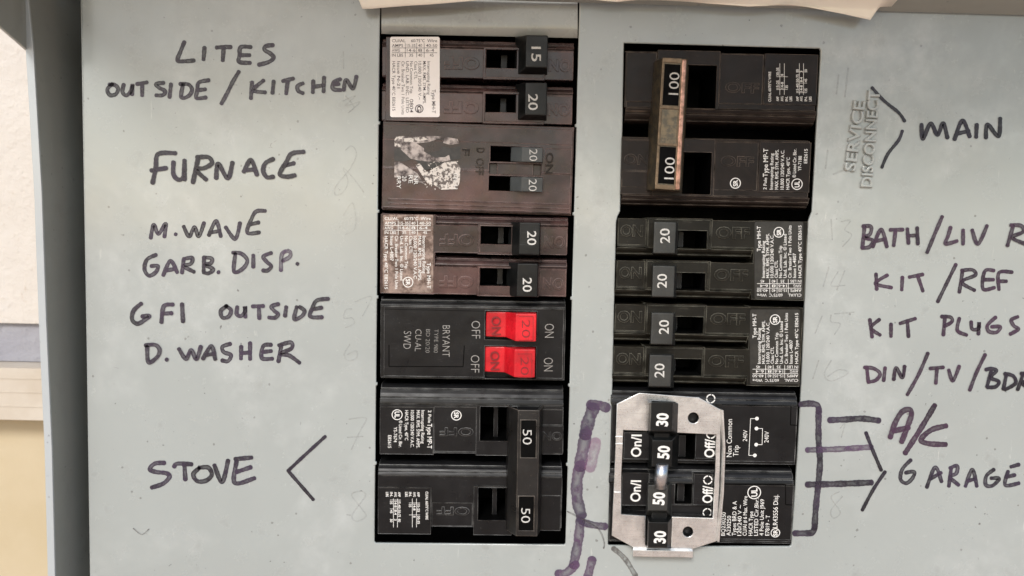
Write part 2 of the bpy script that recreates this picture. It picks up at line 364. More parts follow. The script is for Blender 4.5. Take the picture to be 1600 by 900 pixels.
# ---- text
TC = {}
def text_mesh(s, off, ext, bev=0.0):
    k = (s, off, ext, bev)
    if k not in TC:
        cu = bpy.data.curves.new('t', 'FONT'); cu.body = s; cu.offset = off; cu.extrude = ext; cu.bevel_depth = bev; cu.resolution_u = 3; cu.size = 1
        o = bpy.data.objects.new('t', cu); COL.objects.link(o); bpy.context.view_layer.update()
        me = bpy.data.meshes.new_from_object(o)
        TC[k] = ([v.co.copy() for v in me.vertices], [tuple(p.vertices) for p in me.polygons])
        bpy.data.objects.remove(o); bpy.data.curves.remove(cu); bpy.data.meshes.remove(me)
    return TC[k]
CAP = .70
def txt(mb, fr, s, p0, p1, cap, h, off=.0, ext=0.0, bev=0.0, eh=None):
    """lettering whose middle line runs from pixel p0 to pixel p1, cap height in pixels"""
    vs, fs = text_mesh(s, off, ext, bev)
    if not vs: return
    a = fr.L(*p0, h); b_ = fr.L(*p1, h); d = b_ - a; L = d.length; d.normalize(); up = Vector((-d.z, 0, d.x))
    x0 = min(v.x for v in vs); x1 = max(v.x for v in vs)
    sc = (D - h * P) / D * P
    sx = L / (x1 - x0); sy = cap * sc / CAP; ez = (eh * P / ext) if eh else 0
    out = []
    for v in vs:
        q = a + d * ((v.x - x0) * sx) + up * ((v.y - CAP / 2) * sy); q.y = -h * P - v.z * ez
        out.append(q)
    mb.add(out, fs)
def ringmark(mb, fr, c, r, w, h, n=28, dash=0):
    o = fr.L(*c, h); sc = P * (D - h * P) / D; vs = []; fs = []
    for i in range(n):
        if dash and i % dash == dash - 1: continue
        a0, a1 = 2 * math.pi * i / n, 2 * math.pi * (i + 1) / n; k = len(vs)
        for a, rr in ((a0, r), (a1, r), (a1, r - w), (a0, r - w)): vs.append((o.x + math.cos(a) * rr * sc, -h * P, o.z + math.sin(a) * rr * sc))
        fs.append((k, k + 1, k + 2, k + 3))
    mb.add(vs, fs)
def disc(mb, fr, c, r, h, n=16):
    o = fr.L(*c, h); sc = P * (D - h * P) / D
    mb.add([(o.x + math.cos(2 * math.pi * i / n) * r * sc, -h * P, o.z + math.sin(2 * math.pi * i / n) * r * sc) for i in range(n)], [tuple(range(n))])
def line(mb, fr, a, b_, w, h):
    a = fr.L(*a, h); b_ = fr.L(*b_, h); d = (b_ - a).normalized(); n = Vector((-d.z, 0, d.x)) * (w * P / 2)
    mb.add([a - n, b_ - n, b_ + n, a + n], [(0, 1, 2, 3)])
def poly(mb, fr, pts, h): mb.add([fr.L(*p, h) for p in pts], [tuple(range(len(pts)))])

def plate_mesh(name, fr, outline, holes, h_back, h_front, bev=.6, mat=None, parent=None):
    """sheet cut to an outline with holes (pixel points at h_front), with softened edges"""
    cu = bpy.data.curves.new(name, 'CURVE'); cu.dimensions = '2D'; cu.fill_mode = 'BOTH'
    S = 1 / P
    for loop in [outline] + holes:
        sp = cu.splines.new('POLY'); sp.points.add(len(loop) - 1)
        for pt, q in zip(sp.points, loop):
            w = fr.L(*q, h_front); pt.co = (w.x * S, w.z * S, 0, 1)
        sp.use_cyclic_u = True
    t = (h_front - h_back) / 2; cu.extrude = max(t - bev, .01); cu.bevel_depth = bev; cu.bevel_resolution = 2; cu.offset = -bev
    o = bpy.data.objects.new('t', cu); COL.objects.link(o); bpy.context.view_layer.update()
    me = bpy.data.meshes.new_from_object(o); bpy.data.objects.remove(o); bpy.data.curves.remove(cu)
    me.name = name
    hm = (h_front + h_back) / 2
    for v in me.vertices: v.co = Vector((v.co.x * P, -(v.co.z + hm) * P, v.co.y * P))
    me.materials.clear(); me.update()
    return link(name, me, parent, mat)
def circle_px(c, r, n=20): return [(c[0] + r * math.cos(2 * math.pi * i / n), c[1] + r * math.sin(2 * math.pi * i / n)) for i in range(n)]

# ---- felt pen strokes on the plate
STROKE_N = [0]
def smooth_pts(pts, step):
    if len(pts) == 2: pts = [pts[0], ((pts[0][0] + pts[1][0]) / 2, (pts[0][1] + pts[1][1]) / 2), pts[1]]
    q = [pts[0]] + list(pts) + [pts[-1]]; out = []
    for i in range(1, len(q) - 2):
        p0, p1, p2, p3 = q[i - 1:i + 3]; L = math.dist(p1, p2); n = max(2, int(L / step))
        for k in range(n):
            t = k / n
            out.append(tuple(.5 * ((2 * p1[j]) + (-p0[j] + p2[j]) * t + (2 * p0[j] - 5 * p1[j] + 4 * p2[j] - p3[j]) * t * t + (-p0[j] + 3 * p1[j] - 3 * p2[j] + p3[j]) * t ** 3) for j in (0, 1)))
    out.append(tuple(q[-1])); return out
def strokes(name, zoom, lines_, width, mat, parent, label=None, h=.25):
    width = width * 1.12; ox, oy, s = zoom; vs, fs, uvs = [], [], []
    for ln in lines_:
        w = width
        if isinstance(ln, tuple) and isinstance(ln[0], (int, float)): w, ln = ln
        pts = [(ox + x / s, oy + y / s) for x, y in ln]
        pts = smooth_pts(pts, 1.2)
        # arc length and round ends
        cum = [0]
        for a, b_ in zip(pts, pts[1:]): cum.append(cum[-1] + math.dist(a, b_))
        T = cum[-1]; hw = w / 2
        hh = h + .03 * (STROKE_N[0] % 40); STROKE_N[0] += 1
        # extend the ends by half a width with round caps
        def tan(i):
            a, b_ = pts[max(i - 1, 0)], pts[min(i + 1, len(pts) - 1)]; l = math.dist(a, b_) or 1; return ((b_[0] - a[0]) / l, (b_[1] - a[1]) / l)
        prof = []
        t0 = tan(0); t1 = tan(len(pts) - 1)
        for k in range(4):
            a = math.pi / 2 * k / 4; e = hw * math.cos(a) * .8
            prof.append(((pts[0][0] - t0[0] * e, pts[0][1] - t0[1] * e), t0, hw * max(math.sin(a), .12), -e))
        ph = random.random() * 6
        for i, p in enumerate(pts):
            prof.append((p, tan(i), hw * (1 + .07 * math.sin(cum[i] * .23 + ph) + .04 * math.sin(cum[i] * .9 + ph * 2)), cum[i]))
        for k in range(3, -1, -1):
            a = math.pi / 2 * k / 4; e = hw * math.cos(a) * .8
            prof.append(((pts[-1][0] + t1[0] * e, pts[-1][1] + t1[1] * e), t1, hw * max(math.sin(a), .12), T + e))
        k0 = len(vs)
        for (p, t, ww, c) in prof:
            for j in range(5):
                f = -1 + j * .5
                vs.append(tuple(U(p[0] - t[1] * ww * f, p[1] + t[0] * ww * f, hh))); uvs.append((max(0, min(c, T - c)), j / 4))
        for i in range(len(prof) - 1):
            for j in range(4):
                a = k0 + i * 5 + j; fs.append((a, a + 1, a + 6, a + 5))
    me = bpy.data.meshes.new(name); me.from_pydata(vs, [], fs); uvl = me.uv_layers.new(name='UVMap')
    for lp in me.loops: uvl.data[lp.index].uv = uvs[lp.vertex_index]
    me.update(); o = link(name, me, parent, mat)
    if label: o['label'] = label
    return o

# ================================================================== THE SETTING
def wall_xz(mb, x0, z0, x1, z1, y0, y1):
    rings(mb, [[(x0, y1, z0), (x1, y1, z0), (x1, y1, z1), (x0, y1, z1)], [(x0, y0, z0), (x1, y0, z0), (x1, y0, z1), (x0, y0, z1)]])
g = MB(); g.add([(-60, -120, 0), (60, -120, 0), (60, 12, 0), (-60, 12, 0)], [(0, 1, 2, 3)])
tag(g.build('ground', 'concrete_pale'), kind='structure')

HW = -230                                        # the house wall's face, behind the cover plate
house = bpy.data.objects.new('house_wall', None); COL.objects.link(house)
house.location = (0, -HW * P, 0)
tag(house, 'cream stucco house wall with a wooden ledge left of the grey electrical box', 'wall')
yw = 0.0
zA = U(20, 505, HW).z; zB = U(20, 566, HW).z; zC = U(20, 655, HW + 45).z
bx0 = U(70, 450, HW).x + .012                    # box side: the wall stops behind the box
def wpart(name, mat, x0, z0, x1, z1, y0, y1, sub=0, amp=0):
    m_ = MB(); wall_xz(m_, x0, z0, x1, z1, y0, y1); return m_.build(name, mat, house)
xl, xr = -3.2, 3.2
wpart('stucco', 'cream_stucco', xl, zA, xr, 2.7, 0.0, .12)
wpart('mortar_band', 'grey_mortar', xl, zB, xr, zA - .0005, .004, .12)
wpart('wood_ledge', 'trim_wood', xl, zC, xr, zB - .0005, -.018, .12)
wpart('lower_stucco', 'ochre_stucco', xl, 0, xr, zC - .0005, .002, .12)
# shallow grain grooves of the ledge
gm = MB()
for k, (z, w) in enumerate(((.25, .0006), (.52, .0004), (.78, .0005))):
    zz = zC + (zB - zC) * z
    rings(gm, [[(xl, -.0178, zz), (xr, -.0178, zz), (xr, -.0178, zz + w), (xl, -.0178, zz + w)], [(xl, -.0184, zz), (xr, -.0184, zz), (xr, -.0184, zz + w), (xl, -.0184, zz + w)]])
gm.build('grain_ridge', 'trim_wood', house)

# ================================================================== THE ELECTRICAL BOX
box = bpy.data.objects.new('electrical_box', None); COL.objects.link(box)
tag(box, 'grey steel electrical panel box with handwritten circuit names on its cover plate', 'electrical panel')
# cover plate with two openings
def tab(x, y, dx): return [(x, y - 3), (x + dx, y - 2), (x + dx, y + 2), (x, y + 3)]
lx = lambda y: 593 + (y - 60) * (585 - 593) / 780.0
rx = lambda y: 904 + (y - 60) * (884 - 904) / 780.0
holeL = [(lx(-20), -20)]
for y in (192, 330, 464, 600, 724): holeL += tab(lx(y), y, 2.2)
holeL += [(lx(848), 846), (lx(848) + 2, 848.5), (rx(850) - 2, 851.5), (rx(850), 849)]
for y in (726, 602, 466, 334, 196): holeL += [(x_, y_) for x_, y_ in reversed(tab(rx(y), y, -2.2))]
holeL += [(rx(-12), -12)]
holeR = [(975, 67), (973, 190), (969, 330), (965, 338), (963, 347), (960, 465), (957, 600), (950, 850), (951.5, 852), (1120, 854), (1234, 854), (1237, 852), (1245, 730), (1252, 606), (1257.5, 475), (1263, 347), (1265, 340), (1269, 330), (1276, 195), (1282.5, 79), (1281, 75.5)]
def edge_pt(px, py, h): return (px, py)
cover = plate_mesh('cover_plate', WF, [(126, -75), (1760, -25), (1735, 1010), (141.5, 1010)], [holeL[::-1], holeR], -5, 0, 1.5, 'grey_enamel', box)
# folded edges of the plate, going back on the left
cv = MB()
a = U(127.2, -60, -2); b_ = U(141.2, 1005, -2); xe = (a.x + b_.x) / 2
rings(cv, [[(xe, .0008, b_.z), (xe + .0012, .0008, b_.z), (xe + .0012, .0008, a.z), (xe, .0008, a.z)], [(xe, .030, b_.z), (xe + .0012, .030, b_.z), (xe + .0012, .030, a.z), (xe, .030, a.z)]])
cv.build('plate_flange', 'grey_enamel', box)
# filler strip above the left column: a slightly dished sheet set back in the opening
fm = MB(); NX, NY = 24, 10
for i in range(NX + 1):
    for j in range(NY + 1):
        u, v = i / NX, j / NY
        px = lx(20) + 2.5 + (rx(20) - lx(20) - 5) * u; py = -18 + (53 + 6.5 * u + 18) * v
        hh = -2.0 - 1.6 * math.sin(math.pi * u) ** .5 - 6 * max(0, (v - .82) / .18) ** 2
        fm.v.append(tuple(U(px, py, hh)))
for i in range(NX):
    for j in range(NY):
        a = i * (NY + 1) + j; fm.f.append((a, a + 1, a + NY + 2, a + NY + 1))
fm.build('filler_plate', 'filler_enamel', box, True)
m_ = MB(); q0 = U(560, 900, -100); q1 = U(1330, 5, -100)
wall_xz(m_, q0.x, q0.z, q1.x, q1.z, 101 * P, 108 * P); m_.build('gap_dark_sheet', 'slot_black', box)  # unseen black sheet added behind the breakers to darken the gaps
# the tub: back, and the side wall with its turned rim (left), the other sides out of frame
zt = U(800, -70, 0).z; zb = U(800, 1120, 0).z; xR = U(1800, 450, 0).x
tub = MB()
wall_xz(tub, xe - .055, zb, xR, zt, .0835, .085)
tub.build('back_plate', 'grey_enamel_rough', box)
rimL = [(38, 0, 50), (46, 80, 50), (59, 300, 48), (66, 500, 46), (75, 700, 44), (80, 900, 42), (83, 1050, 41)]
def side(name, mat, dx0, dx1, back, hoff0):
    m_ = MB(); vs = []
    for (px, py, h) in [(34, -80, 50)] + rimL:
        q = U(px, py, h)
        vs.append([(q.x + dx0, q.y + hoff0, q.z), (q.x + dx1, q.y + hoff0, q.z), (q.x + dx1 + (.0 if back else 0), back, q.z), (q.x + dx0, back, q.z)])
    rings(m_, vs); return m_.build(name, mat, box)
side('side_wall', 'grey_enamel_rough', .0008, .0026, .082, .0002)
m_ = MB(); vs = []
for (px, py, h) in [(34, -80, 50)] + rimL:
    q = U(px, py, h); vs.append([(q.x - .0012, q.y - .0012, q.z), (q.x + .0028, q.y - .0012, q.z), (q.x + .0028, q.y, q.z), (q.x - .0012, q.y + .004, q.z)])
rings(m_, vs, .5); m_.build('rim', 'rim_enamel', box)
for nm, (x0, z0, x1, z1) in (('bottom_wall', (xe - .03, zb - .002, xR, zb)), ('right_wall', (xR, zb, xR + .002, zt)), ('top_wall', (xe - .03, zt, xR, zt + .002))):
    m_ = MB(); wall_xz(m_, x0, z0, x1, z1, -.016, .083); m_.build(nm, 'grey_enamel_rough', box)
# lid, raised: hinged above the plate and coming out over the viewer at a slight slope
LA = R(17); LL = .18
hz = U(900, 4, 4).z; lidx0 = U(44, 80, 50).x; lidx1 = xR + .01
def lp(s, d, x): # s along the lid from the hinge, d below its plane
    return (x, -4 * P - s * math.cos(LA) - d * math.sin(LA) * 0, hz + s * math.sin(LA) - d)
m_ = MB(); rings(m_, [[lp(0, 0, lidx0), lp(0, 0, lidx1), lp(LL, 0, lidx1), lp(LL, 0, lidx0)], [lp(0, -.002, lidx0), lp(0, -.002, lidx1), lp(LL, -.002, lidx1), lp(LL, -.002, lidx0)]])
lid = m_.build('lid', 'grey_enamel_rough', box)
m_ = MB(); ed = U(45, 79, 50); zf = ed.z
s0 = (-ed.y) / math.cos(LA)
rings(m_, [[(lidx0 - .0014, ed.y, zf), (lidx0, ed.y, zf), (lidx0, ed.y, hz + .012), (lidx0 - .0014, ed.y, hz + .012)],
           [(lidx0 - .0014, ed.y - .026, zf + .026 * math.tan(LA)), (lidx0, ed.y - .026, zf + .026 * math.tan(LA)), (lidx0, ed.y - .026, hz + .012 + .026 * math.tan(LA)), (lidx0 - .0014, ed.y - .026, hz + .012 + .026 * math.tan(LA))]])
m_.build('lid_flange', 'grey_enamel_rough', lid)

# ---- paper schedule taped under the lid: its curled lower edge hangs into view
bot = [(556, -4), (561, 1), (566, 14), (582, 13.5), (598, 12), (635, 9), (670, 7), (700, 4.5), (728, 2), (765, -2), (800, -5), (850, -5.5), (900, -4), (925, -2), (945, 1), (965, 3), (988, 1), (1005, -1.5), (1020, -3), (1040, -1), (1056, 1), (1110, 6), (1170, 10), (1198, 8.5), (1225, 5), (1255, 9), (1280, 14), (1320, 22), (1360, 31), (1366, 22), (1372, 14), (1380, 4), (1392, -6)]
pm = MB(); NR = 14
for j in range(NR + 1):
    s = j / NR
    for k, (px, py) in enumerate(bot):
        u_ = k / (len(bot) - 1)
        q = U(px, py, 26)
        up_ = min(s * .10, .5) if False else 0
        ztop = hz + ((-q.y) - 4 * P) * math.tan(LA) - .003          # where a vertical hang meets the lid
        s_ = max(0, s - .3) / .7; rise = min(1, s / .3)
        wav = .0012 * math.sin(u_ * 9 + s * 4) + .0008 * math.sin(u_ * 23 + s * 9)
        yy = q.y - .20 * s_ * math.cos(LA) - .0015 * math.sin(u_ * 14) * rise * (1 - s_)
        z = q.z + (ztop - q.z) * rise if s_ == 0 else ztop + .20 * s_ * math.sin(LA) - abs(wav) * .3
        ztarget = 9
        pm.v.append((q.x, yy, z))
n = len(bot)
for j in range(NR):
    for k in range(n - 1):
        a = j * n + k; pm.f.append((a, a + 1, a + n + 1, a + n))
pp = pm.build('paper_sheet', 'paper_cream', None, True)
md = pp.modifiers.new('thick', 'SOLIDIFY'); md.thickness = .00025
tag(pp, 'cream paper sheet with a wavy lower edge hanging above both breaker columns', 'paper')

# ---- stamped lettering of the plate
em = MB()
txt(em, WF, 'SERVICE', (1325.5, 268), (1341, 158), 17, -1.0, .0, .05, .045, 3.2)
txt(em, WF, 'DISCONNECT', (1351.5, 293), (1363.5, 142), 17, -1.0, .0, .05, .045, 3.2)
o = em.build('stamped_lettering', 'grey_enamel', cover); o['label'] = 'raised words SERVICE DISCONNECT stamped in the plate'
exec_writing = True

# ================================================================== BREAKERS
GRP = 'circuit breakers in the panel'
def label_mh(fr, host, a, b_, flip, style, h):
    """printed label. a..b_: its pixel rect; laid out as on the left column, turned half round when flip"""
    x0, y0, x1, y1 = a[0], a[1], b_[0], b_[1]
    def q(u, v):   # u,v in 0..80 x 0..125 of the label
        u, v = u / 80, v / 125
        if flip: u, v = 1 - u, 1 - v
        sk = (x1 - x0)
        return (x0 + sk * u, y0 + (y1 - y0) * v)
    bg, fgm, wl = {'foil': ('foil_label', 'print_white', .75), 'black': ('label_black', 'print_white', .75), 'white': ('label_white', 'print_black', .7)}[style]
    m_ = MB()
    pts = []
    for (cx_, cy_, a0) in ((3, 3, 180), (77, 3, 270), (77, 122, 0), (3, 122, 90)):
        for k in range(4):
            an = R(a0 + 30 * k); pts.append(q(cx_ + 3 * math.cos(an), cy_ + 3 * math.sin(an)))
    poly(m_, fr, pts, h); lab = m_.build('label_sticker', bg, host)
    t = MB(); H_ = h + .12; o_ = .004
    T = lambda s, p, r, c=6.0, of=o_: txt(t, fr, s, q(*p), q(*r), c, H_, of)
    T('CU/AL', (3, 6), (25, 6), 4.6); T('60/75°C', (34, 6), (56, 6), 4.6); T('Wire', (60, 6), (76, 6), 4.6)
    for v, row in ((13.5, ('AMPS', '15-35', '40', '40-50')), (21, ('AWG', '14-6', '8', '6-4')), (28.5, ('IN LBS', '35', '40', '45'))):
        for s, u0, u1 in zip(row, (3, 27, 45, 58), (21, 41, 52, 76)):
            if len(s) < 3: u0, u1 = (u0 + u1) / 2 - 3.2, (u0 + u1) / 2 + 3.2
            elif len(s) == 3: u1 = u0 + 13
            T(s, (u0, v), (u1, v), 4.4)
    for v in (17.3, 24.8): line(t, fr, q(3, v), q(76, v), wl, H_ + .02)
    for u in (24.5, 43, 55): line(t, fr, q(u, 10), q(u, 32), wl, H_ + .04)
    W_ = style == 'white'
    if W_:
        rows = [('Type MH-T', 70.5, 82, 119, 5.6), ('Interrupting Rating', 62.5, 38, 90, 4.6), ('MAX. RMS. SYM. AMPS.', 55.5, 38, 104, 4.6), ('10,000 120/240 V.~', 48, 38, 98, 4.6), ('Class CTL', 41.5, 38, 66, 4.6), ('No Common Trip', 34.5, 38, 88, 4.6), ('0804', 34.5, 97, 118, 5.6), ('UND. LAB. INC. LISTED', 28, 38, 118, 4.6), ('Cir. Breaker Two 1 Pole Units', 21, 38, 121, 4.6), ('Issue N-21', 14, 38, 80, 4.6), ('HACR Type 40°C E82615', 6, 38, 115, 4.6)]
    else:
        rows = [('Type MH-T', 73, 77, 118, 6), ('Interrupting Rating', 65.5, 34, 94, 5), ('MAX. RMS. SYM. AMPS.', 58.5, 34, 106, 5), ('10,000 120/240 V.A.C.', 51.5, 34, 104, 5), ('Class CTL', 44.5, 34, 62, 5), ('No Common Trip', 37.5, 34, 86, 5), ('Und. Lab. Inc. © Listed', 30, 34, 105, 5), ('Cir. Breaker Two 1 Pole Units', 22, 34, 119, 5), ('Issue L-4807', 14.5, 34, 74, 5), ('HACR Type 40°C E82615', 5.5, 34, 119, 5)]
    for s, u, v0, v1, c in rows: T(s, (u, v0), (u, v1), c, .008 if not W_ else .004)
    cc = q(40, 108) if not W_ else q(47, 112)
    d = (0, 1) if not flip else (0, -1)
    emblem(fr, lab, cc, 8.3 if not W_ else 6.5, 1.3, H_ + .05, 'SR' if not W_ else 'G', flip, 6.5, 5, fgm)
    t.build('print', fgm, lab)['kind'] = 'stuff'
    return lab

def num(fr, s, p0, p1, cap, h, parent, mat='print_white', off=.018, nm='handle_number'):
    t = MB(); txt(t, fr, s, p0, p1, cap, h, off); o = t.build(nm, mat, parent); return o

def mh_breaker(name, corners, flip, us, pole_h, vs_, mat, hmat, handles, numbers, lab, style, label, offmat=None, emb=None):
    fr = Frame(name, *corners, label=label, cat='circuit breaker', group=GRP)
    Wd, Hd = fr.x1 - fr.x0, fr.z1 - fr.z0; wpx, hpx = us['w'], us['h']
    def lc(u, v):
        x = fr.x0 + Wd * u / wpx; z = fr.z1 - Hd * v / hpx
        if flip: x = fr.x1 - Wd * u / wpx; z = fr.z0 + Hd * v / hpx
        return x, z
    rects = []; shoulders = []
    def r(u0, v0, u1, v1, h):
        a, b_ = lc(u0, v0), lc(u1, v1); rects.append((min(a[0], b_[0]), min(a[1], b_[1]), max(a[0], b_[0]), max(a[1], b_[1]), h))
    for k in range(2):
        v = vs_[k]; e = v + pole_h
        zo, zi = lc(0, v)[1], lc(0, v + 16.4)[1]
        shoulders.append((fr.x0 + 1.5 * P, fr.x1 - 1.5 * P, zo, zi, SHOULDER))
        r(2, v + 16.4, wpx - 2, e - 1.5, 3.4); r(2, v + 17, wpx - 2, e - 3, 4.4)
        r(us['lab'][1] + 1, v + 18, us['off'], e - 2, 6)          # the OFF field
        r(us['off'], v + 15, us['col'], e, 7.5)                   # collar round the slot
        r(us['off'] + 3, v + 18, us['col'] - 2, e - 3, 6)
        r(us['slot'][0], v + us['sv'][0], us['slot'][1], v + us['sv'][1], -66)
        r(us['col'] + 1, v + 19, wpx - 3, e - 2, 5)               # the ON field
    r(us['lab'][0] - 3, 3, us['lab'][1] + 1, hpx - 2, 6)
    m_ = MB(); heightfield(m_, rects, -110)
    for sh in shoulders: shoulder(m_, *sh)
    body = m_.build('body', mat, fr.e)
    # words cast in the fields
    for k in range(2):
        v = vs_[k]
        def P_(u, v_):
            x, z = lc(u, v_); return Vector((x, -6 * P, z))
        for word, u0, u1, vc, hh in (('OFF', us['off'] - 6, us['lab'][1] + 8, v + 41, 6), ('ON', wpx - 6, us['col'] + 6, v + 41, 5)):
            vs, fs = text_mesh(word, .045, .05); x0 = min(q.x for q in vs); x1 = max(q.x for q in vs)
            a = P_(u0, vc); b_ = P_(u1, vc); d = (b_ - a); L_ = d.length; d.normalize(); up = Vector((-d.z, 0, d.x))
            out = []
            for q in vs:
                w = a + d * ((q.x - x0) / (x1 - x0) * L_) + up * ((q.y - CAP / 2) * 17 * P / CAP); w.y = -(hh + .5 + q.z * 16) * P; out.append(w)
            t = MB(); t.add(out, fs); t.build('embossed_word', emb or mat, body)
    for (hb, ht), (s, p0, p1, cap), iv in zip(handles, numbers, range(2)):
        m_ = MB(); frustum(m_, fr, hb, -6, ht, 30, 1.6, 3); hd = m_.build('handle', hmat, fr.e)
        num(fr, s, p0, p1, cap, 30.35, hd, 'print_worn', .008)
    # the moving lever seen deep inside each slot
    for k in range(2):
        v = vs_[k]; m_ = MB()
        a, b_ = lc(us['slot'][0], v + us['sv'][0]), lc(us['slot'][1], v + us['sv'][1])
        well(fr, (min(a[0], b_[0]), min(a[1], b_[1]), max(a[0], b_[0]), max(a[1], b_[1])), -66, body, 4, False)
        a, b_ = lc(us['slot'][0] + us['lev'][0], v + us['sv'][0] + 1), lc(us['slot'][0] + us['lev'][1], v + us['sv'][1] - 1)
        q = (min(a[0], b_[0]), min(a[1], b_[1]), max(a[0], b_[0]), max(a[1], b_[1]))
        rings(m_, [ring(q, -66), ring(q, -22)], .8); m_.build('inner_lever', 'black_plastic', fr.e)
    label_mh(fr, body, lab[0], lab[1], flip, style, 6.3)
    return fr

US1 = dict(w=303, h=136, lab=(11, 91), off=160, col=256, slot=(164, 212), sv=(18, 47), lev=(23, 33))
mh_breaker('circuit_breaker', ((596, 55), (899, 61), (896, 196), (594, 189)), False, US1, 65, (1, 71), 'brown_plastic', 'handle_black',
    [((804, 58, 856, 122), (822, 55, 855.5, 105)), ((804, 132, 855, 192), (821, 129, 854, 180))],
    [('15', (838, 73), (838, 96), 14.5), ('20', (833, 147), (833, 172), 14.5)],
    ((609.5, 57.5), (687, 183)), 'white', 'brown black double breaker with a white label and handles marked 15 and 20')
US3 = dict(w=296, h=128, lab=(5, 86), off=154, col=251, slot=(158, 206), sv=(18, 46), lev=(27, 36))
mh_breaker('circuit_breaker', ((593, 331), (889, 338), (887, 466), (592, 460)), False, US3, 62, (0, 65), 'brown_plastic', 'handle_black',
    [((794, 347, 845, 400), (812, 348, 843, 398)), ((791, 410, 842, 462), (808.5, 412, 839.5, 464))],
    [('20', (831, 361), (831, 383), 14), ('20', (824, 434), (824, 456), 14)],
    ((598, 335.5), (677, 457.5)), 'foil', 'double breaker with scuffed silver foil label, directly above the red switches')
US2 = dict(w=297, h=129, lab=(3, 82), off=149, col=250, slot=(156, 212), sv=(15, 43), lev=(30, 38))
mh_breaker('circuit_breaker', ((963, 338), (1262, 344), (1256.5, 473), (961, 466)), True, US2, 62, (0, 66), 'olive_plastic', 'handle_grey',
    [((1020, 347, 1060, 398), (1021.5, 347, 1055.5, 396)), ((1018, 413, 1058, 466), (1019.5, 415.5, 1053.5, 464))],
    [('20', (1039, 380), (1038.5, 357), 15), ('20', (1034, 450), (1034.5, 428), 15)],
    ((1179, 346.5), (1255, 467)), 'black', 'double breaker with grey 20 handles directly under the copper edged 100 handle')
US4 = dict(w=294, h=129, lab=(2, 81), off=150, col=244, slot=(154, 205), sv=(17, 43), lev=(34, 40))
mh_breaker('circuit_breaker', ((959, 472), (1254, 479), (1248, 607), (956, 601)), True, US4, 62, (0, 66), 'olive_plastic', 'handle_grey',
    [((1016, 487, 1056, 540), (1017.5, 489, 1051.5, 538)), ((1013, 552, 1054, 606), (1014.5, 555, 1048.5, 604))],
    [('20', (1037, 522), (1037.5, 500), 15.5), ('20', (1030, 590), (1030.5, 568), 15.5)],
    ((1172, 483.5), (1250, 600)), 'black', 'double breaker with grey 20 handles directly above the bare metal bracket')

# ---- second left: twin with low handles and a peeled label
fr = Frame('circuit_breaker', (596, 191), (897, 200), (891, 334), (594.5, 324), label='brown breaker with a torn peeling label and two low grey 20 handles', cat='circuit breaker', group=GRP)
m_ = MB()
hf_px(m_, fr, [(597, 192, 896, 332, -6), (597, 194, 895, 330, 3), (598, 198, 893, 328, 6), (598, 222, 893, 224, 5.1), (598, 222, 893, 265, 6.6), (598, 267, 893, 268.5, 5.3), (606, 315, 892, 317, 5.0), (606, 322, 892, 323, 5.0),
    (766, 229, 848, 253.5, -70), (764, 255, 846, 273, -3), (777, 255.5, 833, 272.5, 3), (764, 275.5, 848, 299, -70), (852, 233, 893, 271, 7.2)])
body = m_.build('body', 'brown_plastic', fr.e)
for (x0, y0, x1, y1), n0 in (((797, 230, 848, 253.5), ((833.5, 233), (833.5, 251.5))), ((796, 277, 848, 300), ((832.5, 280), (832.5, 298.5)))):
    m_ = MB(); rings(m_, [ring(fr.rect(x0, y0, x1 + 1, y1, 2), -20), ring(fr.rect(x0 + 1, y0, x1, y1, 2), 3), ring(fr.rect(x0 + 19, y0, x1, y1, 15), 15)], 1.4, 3)
    hd = m_.build('handle', 'grey_plastic', fr.e); num(fr, '20', *n0, 12.5, 15.4, hd, 'print_worn', -.008)
words(fr, body, 'embossed_word', 'umber_plastic', [('D', (751, 231), (751, 239), 12, 6.6, .01, .05, 0, 1.0), ('OFF', (750.5, 247), (749, 273), 12, 6.6, .01, .05, 0, 1.0), ('ON', (859, 238), (858, 272), 11, 7.2, .01, .05, 0, 1.0), ('F', (728, 232), (727, 243), 12, 6.6, .01, .05, 0, .8)])
for r_ in ((766, 229, 797, 253.5), (764, 275.5, 796, 299)): well(fr, r_, -70, body, 3)
Z2 = lambda L_: [(580 + x / 4.85, 180 + y / 4.85) for x, y in L_]
lab = MB(); poly(lab, fr, Z2([(175, 345), (175, 260), (215, 240), (330, 300), (420, 290), (510, 270), (545, 235), (600, 250), (675, 230), (676, 330), (560, 345), (480, 400), (400, 420), (330, 330), (240, 350)]), 6.9)
ls = lab.build('label_sticker', 'scrap_black', body); ls['label'] = 'torn peeling remains of a printed label'
sg = MB()
poly(sg, fr, Z2([(175, 235), (178, 175), (215, 158), (490, 158), (560, 165), (430, 205), (330, 215), (215, 245)]), 7.1)
poly(sg, fr, Z2([(215, 250), (235, 215), (330, 205), (400, 250), (400, 275), (480, 320), (560, 318), (590, 300), (600, 340), (540, 355), (440, 352), (370, 345), (300, 330)]), 7.15)
poly(sg, fr, Z2([(560, 165), (655, 180), (668, 215), (600, 225), (545, 210)]), 7.12)
poly(sg, fr, Z2([(175, 350), (215, 352), (350, 440), (400, 520), (350, 505), (290, 480), (176, 470)]), 7.1)
sg.build('foil_scrap', 'scrap_grey', ls)['kind'] = 'stuff'
sw = MB()
poly(sw, fr, Z2([(178, 235), (176, 185), (190, 165), (240, 158), (235, 180), (200, 185), (205, 215), (235, 235), (200, 245)]), 7.3)
poly(sw, fr, Z2([(335, 375), (370, 365), (400, 410), (430, 430), (480, 400), (560, 355), (640, 350), (676, 390), (672, 500), (655, 560), (530, 565), (480, 530), (430, 520), (395, 470)]), 7.3)
poly(sw, fr, Z2([(240, 175), (400, 165), (430, 185), (330, 205), (250, 200)]), 7.28)
rs = random.Random(3)
